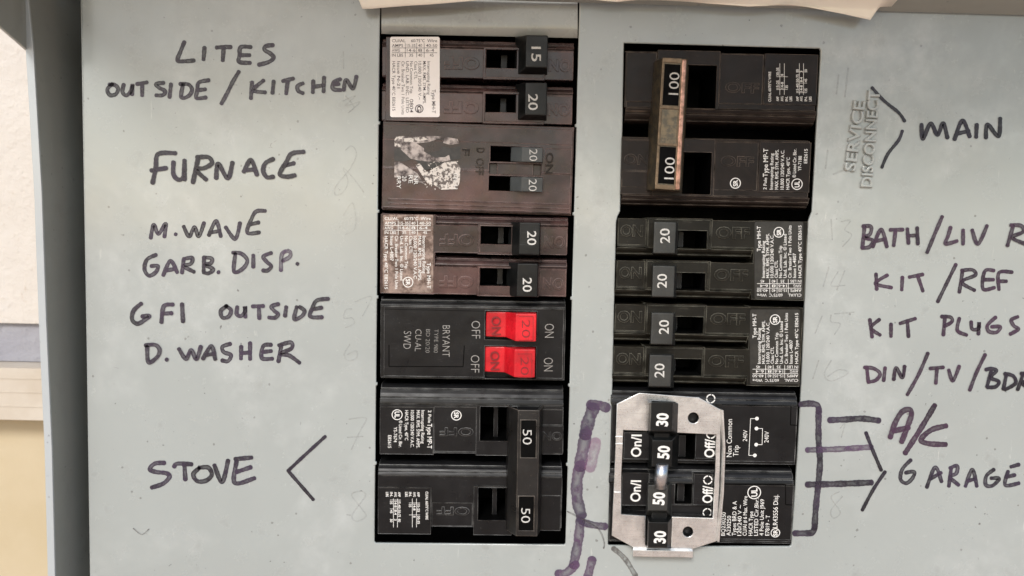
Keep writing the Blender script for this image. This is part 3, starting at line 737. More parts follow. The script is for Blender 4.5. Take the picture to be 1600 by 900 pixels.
for k in range(150):     # flakes left along the torn edge
    x = rs.gauss(520, 80); y = rs.gauss(470, 60)
    if not (400 < x < 670 and 340 < y < 562): continue
    a = rs.uniform(0, 3.1); w = rs.uniform(2, 5); l = rs.uniform(4, 11)
    poly(sw, fr, Z2([(x + math.cos(a) * l, y + math.sin(a) * l), (x + math.cos(a + 1.7) * w, y + math.sin(a + 1.7) * w), (x - math.cos(a) * l, y - math.sin(a) * l), (x - math.cos(a + 1.7) * w, y - math.sin(a + 1.7) * w)]), 7.35 + .01 * (k % 20))
sw.build('paper_scrap', 'scrap_white', ls)['kind'] = 'stuff'
t = MB()
for k in range(80):
    x = rs.gauss(560, 60); y = rs.gauss(470, 50)
    if not (450 < x < 670 and 380 < y < 558): continue
    a = rs.uniform(0, 3.1); w = rs.uniform(2, 4); l = rs.uniform(5, 10)
    poly(t, fr, Z2([(x + math.cos(a) * l, y + math.sin(a) * l), (x + math.cos(a + 1.7) * w, y + math.sin(a + 1.7) * w), (x - math.cos(a) * l, y - math.sin(a) * l), (x - math.cos(a + 1.7) * w, y - math.sin(a + 1.7) * w)]), 7.75 + .01 * (k % 20))
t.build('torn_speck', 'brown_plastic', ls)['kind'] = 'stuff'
t = MB()
for s, x, y0, y1 in (('RRY', 210, 465, 555), ('20', 252, 460, 500), ('RE', 300, 455, 515), ('NR', 340, 460, 525), ('020.11', 640, 440, 560)):
    a, b_ = Z2([(x, y0), (x, y1)]); txt(t, fr, s, a, b_, 6.5, 8.1, .0)
t.build('print', 'print_white', ls)['kind'] = 'stuff'

# ---- fourth left: black twin with red rockers
fr = Frame('circuit_breaker', (593, 467), (886, 472), (883, 597), (592, 593), label='black BRYANT double breaker with two bright red switches marked 20', cat='circuit breaker', group=GRP)
m_ = MB()
q = fr.rect(594, 467, 884, 481); shoulder(m_, q[0], q[2], q[3], q[1], SHOULDER)
hf_px(m_, fr, [(594, 481, 884, 595, -6), (594, 481, 883, 592, 3), (600, 481, 880, 589.5, 6.5),
    (758, 486, 839, 531, -12), (757, 541, 838, 592, -12)])
body = m_.build('body', 'black_plastic', fr.e)
gv = MB()   # the three-sided recessed line round the maker's field
for a, b_ in (((607.8, 539), (607.8, 572.5)), ((607.8, 572.5), (723.5, 573)), ((723.5, 573), (725.5, 540))): line(gv, fr, a, b_, 1.5, 6.62)
for a, b_ in (((600, 483), (840, 488)), ): line(gv, fr, a, b_, .8, 6.62)
gv.build('scored_line', 'slot_black', body)
for (y0, y1, yc0, yc1, dx) in ((486.5, 528, 491, 534.5, 0), (541, 583, 549, 593, -2)):
    m_ = MB()
    A = fr.rect(758 + dx, y0, 790 + dx, y1, 5); T_ = fr.rect(806 + dx, yc0, 838 + dx, yc1, 32)
    prof = [(A[0], -8), (A[0] + .0004, 2), (A[2], 6.5), (T_[0], 32), (T_[2], 32), (T_[2] + .0006, -8)]
    z_lo, z_hi = A[1], A[3]; k = len(prof)
    lo = [(x, -h * P, z_lo + (.0005 if h < 10 else -.0004)) for x, h in prof]; hi = [(x, -h * P, z_hi - (.0002 if h < 10 else 0)) for x, h in prof]
    rings(m_, [lo, hi], 1.8, 3)
    hd = m_.build('switch_rocker', 'red_plastic', fr.e)
    t = MB(); cyc = (yc0 + yc1) / 2 + 1
    txt(t, fr, '20', (822 + dx, cyc - 14), (822 + dx, cyc + 14), 13, 32.4, -.012)
    for s, e in (((811, -19), (833, -19)), ((833, -19), (833, 18)), ((833, 18), (811, 18))): line(t, fr, (s[0] + dx, cyc + s[1]), (e[0] + dx, cyc + e[1]), .7, 32.45)
    cl = (y0 + y1) / 2 + 3
    tt = MB(); txt(tt, fr, 'ON', (775 + dx, cl - 16), (775.5 + dx, cl + 13), 14.5, 6.6, .0, .05, 0, .8)
    tt.build('switch_word', 'print_red', hd)
    t.build('switch_number', 'print_red', hd)
for s, p0, p1, c in (('BRYANT', (697.5, 508.5), (697, 557.5), 12), ('SWD', (637, 517.5), (636, 545), 12), ('CU-AL', (654, 514.5), (653, 549), 10),
    ('OFF', (743.5, 501.5), (744, 529), 14), ('OFF', (742.5, 555), (742.5, 582), 14), ('ON', (858.5, 506), (858.5, 527.5), 15), ('ON', (857, 559), (857, 580), 15)):
    words(fr, body, 'printed_word', 'print_grey', [(s, p0, p1, c, 6.7, -.012)])
for s, p0, p1, c in (('TYPE 980', (682, 514.5), (681, 551), 6.5), ('BD 20/20', (669, 514.5), (668, 551), 6.5), ):
    words(fr, body, 'printed_word', 'print_grey', [(s, p0, p1, c, 6.7, -.02)])
t = MB(); txt(t, fr, 'Z 4 N', (849, 483.5), (879, 484.5), 7, 4.6, -.01, .05, 0, .5); t.build('embossed_word', 'grey_plastic', body)

# ---- fifth left: two pole 50 with a tie bar
def pole_block(x0, x1, y0, y1, lab, offx, col, slot, on, ledge, e=0):
    q = fr.rect(x0 + 1.5, y0, x1 - 1.5, ledge); shoulder(m_, q[0], q[2], q[3], q[1], SHOULDER_W)
    return [(x0 + 1.5, ledge, x1 - 1.5, y1 - 8, -22), (x0 + 2, ledge, x1 - 2, y1 - 12, 4.6),
        (lab[0], lab[1], lab[2], lab[3], 6), (offx[0], offx[1], offx[2], offx[3], 5.4), (col[0], col[1], col[2], col[3], 6.6), (slot[0], slot[1], slot[2], slot[3], -95), (on[0], on[1], on[2], on[3], 4)]
fr = Frame('circuit_breaker', (593, 603), (883, 607), (878, 838), (588, 835), label='black two pole breaker with one long black handle marked 50 twice', cat='circuit breaker', group=GRP)
m_ = MB()
hf_px(m_, fr, pole_block(592, 882, 604, 721, (594, 636, 677.5, 710), (678.5, 636, 744, 706), (744.5, 633, 800, 711), (750, 635.5, 808, 689), (845, 666, 880, 709), 634) + [(845, 640, 880, 664, 6)])
hf_px(m_, fr, pole_block(589, 880, 727, 836, (591, 762, 673.5, 834), (675, 786, 738, 822), (740, 760, 800, 836), (747, 762, 806, 813), (843, 775, 876, 830), 746))
body = m_.build('body', 'black_plastic', fr.e)
t = MB()
for (a, b_, w) in (((740, 675), (687, 674.5), 'OFF'), ((878, 682), (847, 681), 'ON'), ((734, 799), (682, 798), 'OFF')): words(fr, body, 'embossed_word', 'black_plastic', [(w, a, b_, 13, 5.4 if w == 'OFF' else 4, .0, .05, 0, .7)])
for r_ in ((750, 635.5, 808, 689), (747, 762, 806, 813)): well(fr, r_, -95, body, 3)
for r_ in ((771, 637, 778, 687), (769, 764, 776, 811)):
    m_ = MB(); q = fr.rect(*r_, -12); rings(m_, [ring(q, -95), ring(q, -18)], .8); m_.build('inner_lever', 'black_plastic', fr.e)
# tie bar: hollow channel with sloping sides, open at its upper end
tb = MB(); A0, A1 = -4, 38
top = fr.rect(808, 641, 841, 838, A1); bot_ = fr.rect(790, 645, 846, 838, A0)
def sect(zt_, zb_):
    x0, x1, X0, X1 = top[0], top[2], bot_[0], bot_[2]; t_ = .0013
    out = [(X0, A0), (X0 + .0012, 16), (x0, A1), (x1, A1), (X1 - .0004, 16), (X1, A0)]
    inn = [(X1 - t_, A0), (X1 - t_ - .0004, 14), (x1 - t_, A1 - 4), (x0 + t_, A1 - 4), (X0 + t_ + .0012, 14), (X0 + t_, A0)]
    return [(x, -h * P, z) for z in (zt_, zb_) for x, h in out + inn]
def channel(mb, z_hi, z_lo, b=.8):
    pts = sect(z_hi, z_lo); n_ = 12; bmm = bmesh.new(); V = [bmm.verts.new(p) for p in pts]
    for i in range(n_): bmm.faces.new((V[i], V[(i + 1) % n_], V[n_ + (i + 1) % n_], V[n_ + i]))
    for off in (0, n_):
        for i in range(5):
            j = 11 - i; bmm.faces.new([V[off + k] for k in (i, i + 1, j - 1, j)])
    bmesh.ops.recalc_face_normals(bmm, faces=bmm.faces)
    bmesh.ops.bevel(bmm, geom=[e for e in bmm.edges if e.calc_face_angle(0) > .3], offset=b * P, segments=2, profile=.6, affect='EDGES', clamp_overlap=True)
    mb.bm(bmm)
channel(tb, top[3], top[1])
tie = tb.build('tie_handle', 'tie_black', fr.e)
for (r_, n0) in (((814, 657, 837.5, 715), ((824, 671), (824, 694.5))), ((810.5, 776, 834, 829), ((821.5, 794), (821.5, 817)))):
    m_ = MB()   # raised border of the number window
    x0, y0, x1, y1 = r_
    for q in ((x0 - 1.4, y0 - 1.4, x1 + 1.4, y0), (x0 - 1.4, y1, x1 + 1.4, y1 + 1.4), (x0 - 1.4, y0, x0, y1), (x1, y0, x1 + 1.4, y1)): block(m_, fr, q, A1 - 1, A1 + .9, .3, 1)
    wf = m_.build('window_border', 'tie_black', tie)
    m_ = MB(); poly(m_, fr, [(x0, y0), (x1, y0), (x1, y1), (x0, y1)], A1 + .15); m_.build('number_window', 'slot_black', tie)
    num(fr, '50', *n0, 14.5, A1 + .4, tie, 'print_worn', -.004)
t = MB(); H_ = 6.2
for s, x, y0, y1, c in (('2 Pole', 671.5, 641, 661, 5), ('Type MP-T', 671.5, 662, 701, 7.5), ('Interrupting Rating', 661, 641, 693, 5.2), ('MAX. RMS. SYM. AMPS.', 653.5, 641, 700, 5.2), ('10,000 120/240 V.A.C.', 644.5, 641, 699, 5.2), ('HACR Type, 40°C', 635.5, 641, 688, 5.2), ('® Listed Cir. Bkr.', 626, 657, 699, 5.2), ('YS-7674', 618, 667, 691, 5.2), ('E82615', 609, 680, 700, 5.2)):
    txt(t, fr, s, (x, y0), (x - .3, y1), c, H_, .008)
emblem(fr, body, (620.5, 648), 8.6, 1.3, H_, 'UL', False, 7.5); emblem(fr, body, (713, 649), 8.3, 1.4, 5.8, 'SR', False, 7)
def wire_table(t, x_title, ytt, rowsets, H_, flip):
    """tiny torque tables: rows run along y; flip for the right column"""
    d = -1 if flip else 1; y0 = ytt[0]
    txt(t, fr, 'CU/AL 60/75°C WIRE', (x_title, ytt[0]), (x_title, ytt[1]), 4, H_, .02)
    for (xs, rows, length) in rowsets:
        for x, row in zip(xs, rows):
            for k, s in enumerate(row):
                a = y0 + d * (k * length / len(row) + .8); e = a + d * min(len(s) * 2.5, length / len(row) - 3)
                if s: txt(t, fr, s, (x, a), (x, e), 4, H_, .02)
        for x in ((xs[0] + xs[1]) / 2, (xs[1] + xs[2]) / 2): line(t, fr, (x, y0 + d * 11), (x, y0 + d * length), .7, H_ + .02)
        for k in (1, 2):
            yy = y0 + d * (k * length / len(rows[0]) - .8); line(t, fr, (min(xs[:3]) - 2, yy), (max(xs[:3]) + 2, yy), .6, H_ + .04)
T1 = [('AMP', '15-25', '30-35'), ('AWG', '14-8', '8'), ('IN.', '35', ''), ('LBS', '', '')]
T2 = [('AMP', '15-40', '50-75', '80'), ('AWG', '14-8', '8-4', '3'), ('IN.', '35', '45', '50'), ('LBS', '', '', '')]
wire_table(t, 667, (768, 812), [((654, 647.5, 641, 635), T1, 56), ((624, 618, 611.5, 605), T2, 56)], H_, False)
t.build('print', 'print_white', body)['kind'] = 'stuff'

# ---- main: two pole 100 with a worn copper-edged tie
fr = Frame('circuit_breaker', (977, 79), (1280, 88), (1264, 325), (969, 321), label='dark brown main breaker with a worn copper edged handle marked 100 twice', cat='circuit breaker', group=GRP)
m_ = MB()
def pole_block_r(x0, x1, y0, y1, lab, offx, col, slot, on, ledge):
    q = fr.rect(x0 + 1.5, ledge, x1 - 1.5, y1); shoulder(m_, q[0], q[2], q[1], q[3], SHOULDER_W)
    return [(x0 + 1, y0 + 1, x1 - 1, ledge, -6), (x0 + 1.5, y0 + 3, x1 - 1.5, ledge, 2), (x0 + 1.5, y0 + 5, x1 - 1.5, ledge, 4.6),
        (lab[0], lab[1], lab[2], lab[3], 6), (offx[0], offx[1], offx[2], offx[3], 5.4), (col[0], col[1], col[2], col[3], 6.6), (slot[0], slot[1], slot[2], slot[3], -95), (on[0], on[1], on[2], on[3], 5)]
hf_px(m_, fr, pole_block_r(976, 1277.5, 79, 193, (1194, 84, 1277, 163), (1125, 84, 1192, 162), (1027, 79, 1124, 170), (1072, 102, 1119, 168.5), (979, 82, 1025, 158), 170) + [(979, 158, 1025, 174, 3)])
hf_px(m_, fr, pole_block_r(970, 1266.5, 214, 324, (1186, 222, 1266, 300), (1117, 222, 1184, 297), (1020, 217, 1116, 306), (1066, 238, 1111, 303.5), (972, 219, 1018, 266), 306) + [(972, 268, 1018, 292, 4)])
body = m_.build('body', 'umber_plastic', fr.e)
words(fr, body, 'embossed_word', 'umber_plastic', [('ON', (975, 248), (1014, 250), 15, 5, .0, .05, 0, .9), ('OFF', (1126, 251), (1178, 253), 15, 5, .0, .05, 0, .9), ('OFF', (1133, 136), (1186, 138), 15, 5, .0, .05, 0, .5)])
for r_ in ((1072, 102, 1119, 168.5), (1066, 238, 1111, 303.5)): well(fr, r_, -95, body, 3)
tb = MB(); A0, A1 = -4, 38
# bar leans: build it in two spans that meet at mid length by shearing the section
top = fr.rect(1031, 91, 1071, 296, A1)
TL_, TR_, BR_, BL_ = (fr.L(*p, A1) for p in ((1036, 90), (1071, 92), (1060, 297.5), (1024, 295)))
def tiering(e_top, h): pass
def q4(h, o0, o1, ez=0):  # section rectangle ring in local space at height h: widened by o0 left / o1 right
    return [(BL_.x - o0 * P, -h * P, BL_.z - ez * P), (BR_.x + o1 * P, -h * P, BR_.z - ez * P), (TR_.x + o1 * P, -h * P, TR_.z + ez * P), (TL_.x - o0 * P, -h * P, TL_.z + ez * P)]
rings(tb, [q4(-4, 8, 16, 1), q4(14, 6, 9, .8), q4(33, 1.5, 5, .5), q4(37.2, 1, 1, .0)], 1.0)
tie = tb.build('tie_handle', 'bronze_tie', fr.e)
cp = MB()     # the copper coloured wear along the right edge, the lower top face ends
def along(u, v):   # u 0..1 across, v 0..1 down the top face
    a = TL_.lerp(TR_, u); b_ = BL_.lerp(BR_, u); return a.lerp(b_, v)
def strip(mb, u0, u1, v0, v1, h, hb=None, b=.5):
    pts = [along(u0, v1), along(u1, v1), along(u1, v0), along(u0, v0)]
    rings(mb, [[(p.x, -(hb if hb is not None else h - 1) * P, p.z) for p in pts], [(p.x, -h * P, p.z) for p in pts]], b, 2)
strip(cp, .86, 1.06, .005, .995, 38.4, 33, 1.6)
cp.build('worn_edge', 'copper_edge', tie)
cp = MB()
for q in ((.0, .035), (.36, .385), (.645, .665), (.965, 1.0)): strip(cp, -.02, .86, q[0], q[1], 38.6, 36)
strip(cp, -.03, .10, .0, 1.0, 38.3, 35, 1.0)
strip(cp, .80, .87, .0, 1.0, 38.35, 35, .5)
cp.build('window_border', 'tan_edge', tie)
for v0, v1, n0 in ((.045, .355, ((1052, 148), (1054, 113))), (.672, .955, ((1045, 280), (1047, 246)))):
    m_ = MB(); strip(m_, .10, .80, v0, v1, 37.9, 36, .3); m_.build('number_window', 'slot_black', tie)
    num(fr, '100', *n0, 15.5, 38.2, tie, 'print_worn', -.004)
t = MB()
def P1(x, y): return (950 + x / 4.571, 190 + y / 4.571)
for s, x, y0, y1, c in (('2 Pole', 1122, 485, 400, 5), ('Type MP-T', 1125, 395, 192, 7.5), ('Interrupting Rating', 1168, 485, 227, 5.2), ('MAX. RMS. SYM. AMPS.', 1205, 485, 200, 5.2), ('10,000 120/240 V.A.C.', 1245, 485, 203, 5.2), ('HACR Type, 40°C', 1285, 485, 255, 5.2), ('® Listed Cir. Bkr.', 1332, 400, 195, 5.2), ('YF-7188', 1370, 352, 245, 5.2), ('E82615', 1412, 298, 195, 5.2)):
    txt(t, fr, s, P1(x - 2, y0), P1(x + 2, y1), c, H_, .008)
emblem(fr, body, P1(1350, 447), 8.8, 1.3, H_, 'UL', True, 7.5); emblem(fr, body, P1(910, 440), 8.5, 1.4, 5.8, 'SR', True, 7)
wire_table(t, 1202.7, (159, 112), [((1215, 1222, 1229, 1235.5), T1, 60), ((1246, 1252, 1259, 1266), T2, 60)], H_, True)
t.build('print', 'print_white', body)['kind'] = 'stuff'

# ---- lowest right: four pole unit, 30/50/50/30
fr = Frame('circuit_breaker', (955, 610), (1250, 617), (1238, 851), (950, 849), label='black four pole breaker with handles marked 30, 50, 50 and 30', cat='circuit breaker', group=GRP)
m_ = MB()
q = fr.rect(955, 611, 1247, 633); shoulder(m_, q[0], q[2], q[3], q[1], SHOULDER_W)
hf_px(m_, fr, [(955, 633, 1247, 728, -6), (956, 633, 1246, 725, 2), (956, 633, 1244, 720, 6), (956, 633, 1118, 724, 4),
    (974, 674, 1018, 716, 11), (1057, 678, 1086, 718, -70), (1086, 676, 1126, 716, 8), (970, 720, 1122, 728, -10)])
q = fr.rect(952, 733, 1241, 757); shoulder(m_, q[0], q[2], q[3], q[1], SHOULDER_W)
hf_px(m_, fr, [(952, 757, 1241, 850, 0), (953, 757, 1240, 846, 3.5), (953, 757, 1238, 842, 6), (953, 757, 1118, 846, 4),
    (971, 737, 1013, 788, 11), (971, 789, 1012, 803, -8), (1055, 746, 1082, 788, -70), (1083, 740, 1112, 788, 8), (1050, 790, 1112, 806, 0)])
body = m_.build('body', 'black_plastic', fr.e)
for pts in (((1128, 632.5), (1236, 634.5), (1235, 664), (1246, 664.5)), ((1130, 756), (1227.5, 757), (1227.5, 788.5), (1238, 789))):
    m_ = MB()
    for a, b_ in zip(pts, pts[1:]): line(m_, fr, a, b_, 1.5, 6.2)
    m_.build('scored_line', 'slot_black', body)
def hblock(r0, h0, r1, h1, name='handle', mat='handle_black', b=1.6):
    m_ = MB(); frustum(m_, fr, r0, h0, r1, h1, b, 3); return m_.build(name, mat, fr.e)
hd = hblock((1012, 630, 1062, 680), 8, (1017, 628, 1050, 674), 36); num(fr, '30', (1034, 666), (1035.5, 645.5), 18, 36.4, hd, off=.035)
hd = hblock((1010, 806, 1052, 858), 8, (1013, 816, 1043, 855), 36); num(fr, '30', (1030.5, 849), (1031.5, 829.5), 18, 36.4, hd, off=.035)
hd = hblock((1012, 676, 1060, 732), 4, (1019, 688, 1050, 729), 30); num(fr, '50', (1036, 717), (1037.5, 696.5), 18, 30.4, hd, off=.035)
hd = hblock((1009, 754, 1050, 806), 4, (1012.5, 758, 1043, 798), 30, mat='handle_grey'); num(fr, '50', (1028.5, 789), (1030, 769), 18, 30.4, hd, off=.035)
m_ = MB()
hblock((1022, 670, 1052, 692), 0, (1022, 672, 1046, 690), 20, 'lever_neck'); hblock((1018, 796, 1045, 822), 0, (1018, 798, 1042, 820), 20, 'lever_neck')
for r_ in ((1061, 681, 1072, 716), (1059, 749, 1070, 786)):
    m_ = MB(); q = fr.rect(*r_, -6); rings(m_, [ring(q, -70), ring(q, -8)], .8); m_.build('inner_lever', 'black_plastic', fr.e)
a, b_ = fr.L(1034.5, 724, 27), fr.L(1031.5, 762, 27); m_ = MB(); RR = 10.2 * P; k = 24
rings(m_, [[(a.x + RR * math.cos(2 * math.pi * i / k), a.y + RR * math.sin(2 * math.pi * i / k), a.z) for i in range(k)], [(b_.x + RR * math.cos(2 * math.pi * i / k), b_.y + RR * math.sin(2 * math.pi * i / k), b_.z) for i in range(k)]])
m_.build('tie_rod', 'steel_rod', fr.e, True)
words(fr, body, 'printed_word', 'print_white', [('On/I', (993.5, 714), (994.5, 679), 16, 11.3, .02), ('On/I', (992.5, 784), (993.5, 750.5), 16, 11.3, .02), ('Off/', (1108, 715), (1109.5, 686), 16, 8.3, .02), ('Off/', (1105, 786), (1106, 759), 16, 8.3, .02)])
for c, r_, w_, h_ in (((1111, 678), 8, 2.2, 8.3), ((1106, 750), 7.5, 2, 8.4), ((1110.5, 623), 7.5, 1.9, 4.3), ((1105, 801), 7.5, 1.9, 3.3)):
    m_ = MB(); ringmark(m_, fr, c, r_, w_, h_, 28, 7); m_.build('printed_ring', 'print_white', body)['kind'] = 'stuff'
for r_ in ((1057, 678, 1086, 718), (1055, 746, 1082, 788)): well(fr, r_, -70, body, 2)
t = MB()
Hp = 6.25
for s, x, y0, y1, c in (('Non Common', 1139, 714, 655, 8.5), ('Trip', 1149.3, 713, 696, 8.5), ('240V', 1163.8, 689.5, 672, 7), ('240V', 1197.3, 691.5, 674, 7)): txt(t, fr, s, (x, y0), (x + .8, y1), c, Hp, .0)
Z3 = lambda x, y: (930 + x / 4.571, 600 + y / 4.571)
for pts in (((1155, 247), (1110, 247), (1097, 510), (1140, 510)), ((1152, 318), (1195, 318), (1192, 433), (1150, 433))):
    for p, q in zip(pts, pts[1:]): line(t, fr, Z3(*p), Z3(*q), .9, Hp + .03 * (pts.index(p) + 1))
    disc(t, fr, Z3(*pts[0]), 3, Hp + .2); disc(t, fr, Z3(*pts[3]), 3, Hp + .2)
for s, x, y0, y1, c in (('BQ230250', 1129.6, 837, 800.5, 6.5), ('A230250', 1138, 837, 806, 6.5), ('Types BRD & A', 1146.6, 837, 783, 6.5), ('120/240 V ~', 1154.9, 837, 789, 6.5), ('CU/Al # 6 Max. Wire', 1163.4, 837, 775, 6.5), ('HACR Type', 1172.4, 837, 799, 6.5), ('LISTED Cir.Bkr.', 1181, 837, 779, 6.5), ('4 Pole Unit J969', 1189.7, 837, 780, 6.5), ('E7819 - T', 1198.6, 837, 805, 6.5), ('LR43556 Disj.', 1211, 825, 773, 7.5)):
    txt(t, fr, s, (x, y0), (x + 1.2, y1), c, Hp, .004)
emblem(fr, body, (1178.5, 769.5), 11, 1.5, Hp, 'UL', True, 9.5, 6.5); emblem(fr, body, (1211.5, 832.5), 7.6, 1.3, Hp, 'SR', True, 6.5)
t.build('print', 'print_white', body)['kind'] = 'stuff'

# ---- bare metal bracket over the four pole unit
br = Frame('retaining_bracket', (956, 614), (1134, 621), (1124, 860), (956, 855), h0=14, label='bare zinc steel bracket with two round holes framing the 30 and 50 handles', cat='bracket', rot=False)
outl = [(964, 631), (999, 614), (1050, 618), (1092, 621), (1126, 640), (1126, 680), (1124, 760), (1119, 846), (1083, 857.5), (989, 855), (956, 837), (959, 770), (962, 700)]
inner = [(974, 672), (1014, 673.5), (1015.5, 632), (1019, 627), (1055, 628.5), (1059, 633), (1058, 676), (1119.5, 679), (1117.5, 740), (1114, 810), (1050, 807.5), (1049, 853), (1008.5, 852), (1008.8, 806), (970.5, 803.5), (971, 740)]
pl = plate_mesh('plate', br, outl, [inner[::-1], circle_px((1083.5, 653), 8.6), circle_px((1075, 831), 8.2)], 11, 15, .6, 'zinc_steel', br.e)
m_ = MB()   # right flange turned towards the viewer
pts = [(1128.5, 641, 17), (1131.5, 700, 17), (1129, 770, 17), (1122, 847, 17)]
vs = []
for px, py, h in pts:
    q = br.L(px, py, h + 5); vs.append([(q.x - 2.6 * P, -11 * P, q.z), (q.x + 2.0 * P, -11 * P, q.z), (q.x + 2.2 * P, -22 * P, q.z), (q.x - .4 * P, -22 * P, q.z)])
rings(m_, vs, .4); m_.build('side_flange', 'zinc_steel', br.e)
m_ = MB()   # lower lip hooks over the plate's edge
a0 = br.rect(989, 855, 1083, 862, 15)
rings(m_, [[(a0[0], -15 * P, a0[1] - 1 * P), (a0[2], -15 * P, a0[1] - 2 * P), (a0[2], -15 * P, a0[3] + 0 * P), (a0[0], -15 * P, a0[3])], [(a0[0], -1 * P, a0[1] - 2 * P), (a0[2], -1 * P, a0[1] - 3 * P), (a0[2], -1 * P, a0[3] - 3 * P), (a0[0], -1 * P, a0[3] - 2 * P)]], .5)
a1 = br.rect(989, 860, 1083, 870.5, 20)
rings(m_, [ring(a1, 10), ring(a1, 20)], .8); m_.build('lower_lip', 'zinc_steel', br.e)
m_ = MB()   # raised joggles on the left arm
for y in (683, 694, 770):
    m_ = MB(); block(m_, br, (961.5 if y < 700 else 959.5, y - 1.2, 973.5 if y < 700 else 970.5, y + 1.2), 14, 16.4, .9); m_.build('joggle', 'zinc_steel', br.e)

# ================================================================== HANDWRITING
ZA = (0, 0, 2.6667); ZBz = (0, 280, 2.6667); ZCz = (0, 580, 2.6667); ZD = (1240, 0, 2.811); ZE = (1240, 300, 2.811); ZF = (1240, 580, 2.811); ZG = (840, 600, 3.0)
def word(s, zoom, L_, w, mat='ink_grey'): strokes('handwriting', zoom, L_, w, mat, cover, 'handwritten marker ' + s)
word('word LITES', ZA, [[(768, 175), (752, 215), (740, 252), (775, 255), (808, 252)], [(852, 198), (848, 248)], [(902, 198), (932, 196), (962, 196)], [(932, 198), (928, 252)], [(1045, 196), (1003, 197), (998, 232), (996, 258), (1042, 262)], [(1000, 230), (1040, 230)], [(1138, 188), (1108, 192), (1102, 208), (1125, 222), (1140, 240), (1120, 258), (1078, 270)]], 6)
word('words OUTSIDE / KITCHEN', ZA, [[(468, 350), (447, 372), (458, 396), (482, 392), (492, 370), (478, 354), (455, 352)], [(515, 352), (510, 382), (525, 398), (545, 380), (552, 352), (550, 394)], [(570, 350), (612, 343)], [(592, 348), (592, 398)], [(682, 345), (650, 350), (662, 365), (688, 380), (678, 396), (650, 397)], [(712, 350), (706, 405)], [(762, 352), (755, 405), (785, 400), (800, 375), (785, 352), (750, 350)], [(870, 334), (828, 344), (822, 375), (818, 408), (858, 406)], [(822, 376), (855, 372)],
    [(995, 298), (970, 340), (945, 390), (922, 432)], [(1050, 342), (1045, 410)], [(1098, 335), (1055, 375), (1105, 385)], [(1140, 338), (1135, 388)], [(1178, 338), (1222, 327)], [(1198, 340), (1192, 390)], [(1262, 347), (1240, 358), (1242, 378), (1262, 388)], [(1305, 337), (1303, 385)], [(1350, 322), (1348, 382)], [(1305, 362), (1350, 355)], [(1418, 330), (1390, 342), (1387, 370), (1420, 375)], [(1392, 353), (1412, 350)], [(1432, 375), (1442, 332), (1470, 368), (1485, 318)]], 5.6)
word('word FURNACE', ZA, [[(730, 638), (658, 642), (648, 700), (635, 762)], [(630, 710), (692, 700)], [(722, 675), (722, 725), (742, 748), (764, 735), (768, 668)], [(768, 700), (768, 748)], [(825, 658), (803, 760)], [(820, 655), (868, 655), (882, 680), (850, 700), (815, 706), (858, 748)], [(900, 742), (908, 682), (948, 742), (968, 677)], [(1015, 715), (1045, 667), (1070, 728)], [(1022, 708), (1062, 706)], [(1138, 662), (1105, 680), (1096, 712), (1112, 738), (1138, 736)], [(1265, 632), (1215, 640), (1192, 675), (1165, 725), (1195, 736), (1228, 730)], [(1180, 692), (1225, 680)]], 6.2, 'ink_black')
word('words M. WAVE', ZBz, [[(628, 245), (640, 190), (660, 228), (690, 186), (685, 240)], [(731, 229), (733, 230)], [(765, 197), (788, 238), (810, 200), (828, 238), (850, 182)], [(870, 234), (900, 175), (920, 238)], [(878, 222), (914, 216)], [(940, 200), (980, 248), (1000, 182)], [(1105, 132), (1068, 134), (1048, 165), (1030, 222), (1080, 222)], [(1045, 188), (1078, 180)]], 5.6)
word('words GARB. DISP.', ZBz, [[(650, 315), (612, 335), (602, 375), (620, 402), (648, 388), (658, 362), (630, 362)], [(680, 400), (710, 340), (738, 388)], [(692, 380), (728, 374)], [(765, 335), (758, 390)], [(765, 332), (800, 328), (795, 352), (765, 362), (808, 386)], [(850, 326), (848, 385)], [(848, 326), (882, 330), (878, 350), (852, 356), (888, 375), (868, 392), (848, 388)], [(909, 387), (911, 388)], [(980, 310), (975, 385), (1012, 372), (1030, 338), (1005, 310), (970, 306)], [(1055, 317), (1055, 366)], [(1130, 307), (1097, 322), (1112, 345), (1130, 362), (1115, 380), (1095, 380)], [(1238, 352), (1240, 353)]], 5.6)
word('faded letter P', ZBz, [[(1170, 380), (1175, 312), (1205, 300), (1208, 322), (1178, 340)]], 5.6, 'ink_faded')
word('letters GFI', ZBz, [[(588, 518), (556, 548), (550, 585), (572, 602), (600, 588), (622, 570), (592, 572)], [(720, 522), (682, 530), (672, 596)], [(676, 560), (715, 558)], [(758, 520), (762, 593)]], 6)
word('word OUTSIDE', ZBz, [[(945, 528), (920, 548), (926, 576), (952, 572), (962, 545), (940, 528)], [(988, 532), (986, 562), (1005, 570), (1020, 550), (1020, 530), (1022, 574)], [(1052, 530), (1097, 528)], [(1078, 530), (1080, 580)], [(1160, 520), (1130, 530), (1142, 548), (1158, 562), (1145, 577), (1120, 576)], [(1192, 532), (1187, 570)], [(1236, 532), (1226, 582), (1258, 570), (1268, 548), (1248, 532)], [(1368, 498), (1320, 505), (1302, 535), (1292, 572), (1342, 575)], [(1302, 542), (1340, 535)]], 5.6)
word('words D. WASHER', ZBz, [[(612, 698), (618, 762), (655, 740), (664, 710), (645, 690), (606, 692)], [(693, 751), (695, 752)], [(745, 707), (774, 748), (796, 712), (818, 750), (836, 697)], [(845, 748), (880, 695), (896, 750)], [(858, 732), (890, 728)], [(960, 686), (927, 698), (932, 720), (962, 733), (950, 758), (925, 755)], [(1005, 697), (1004, 748)], [(1042, 682), (1042, 750)], [(1005, 725), (1042, 722)], [(1130, 690), (1097, 695), (1091, 745), (1135, 748)], [(1094, 720), (1130, 716)], [(1172, 692), (1160, 760)], [(1162, 692), (1212, 680), (1214, 705), (1166, 728), (1205, 735), (1248, 765)]], 5.8)
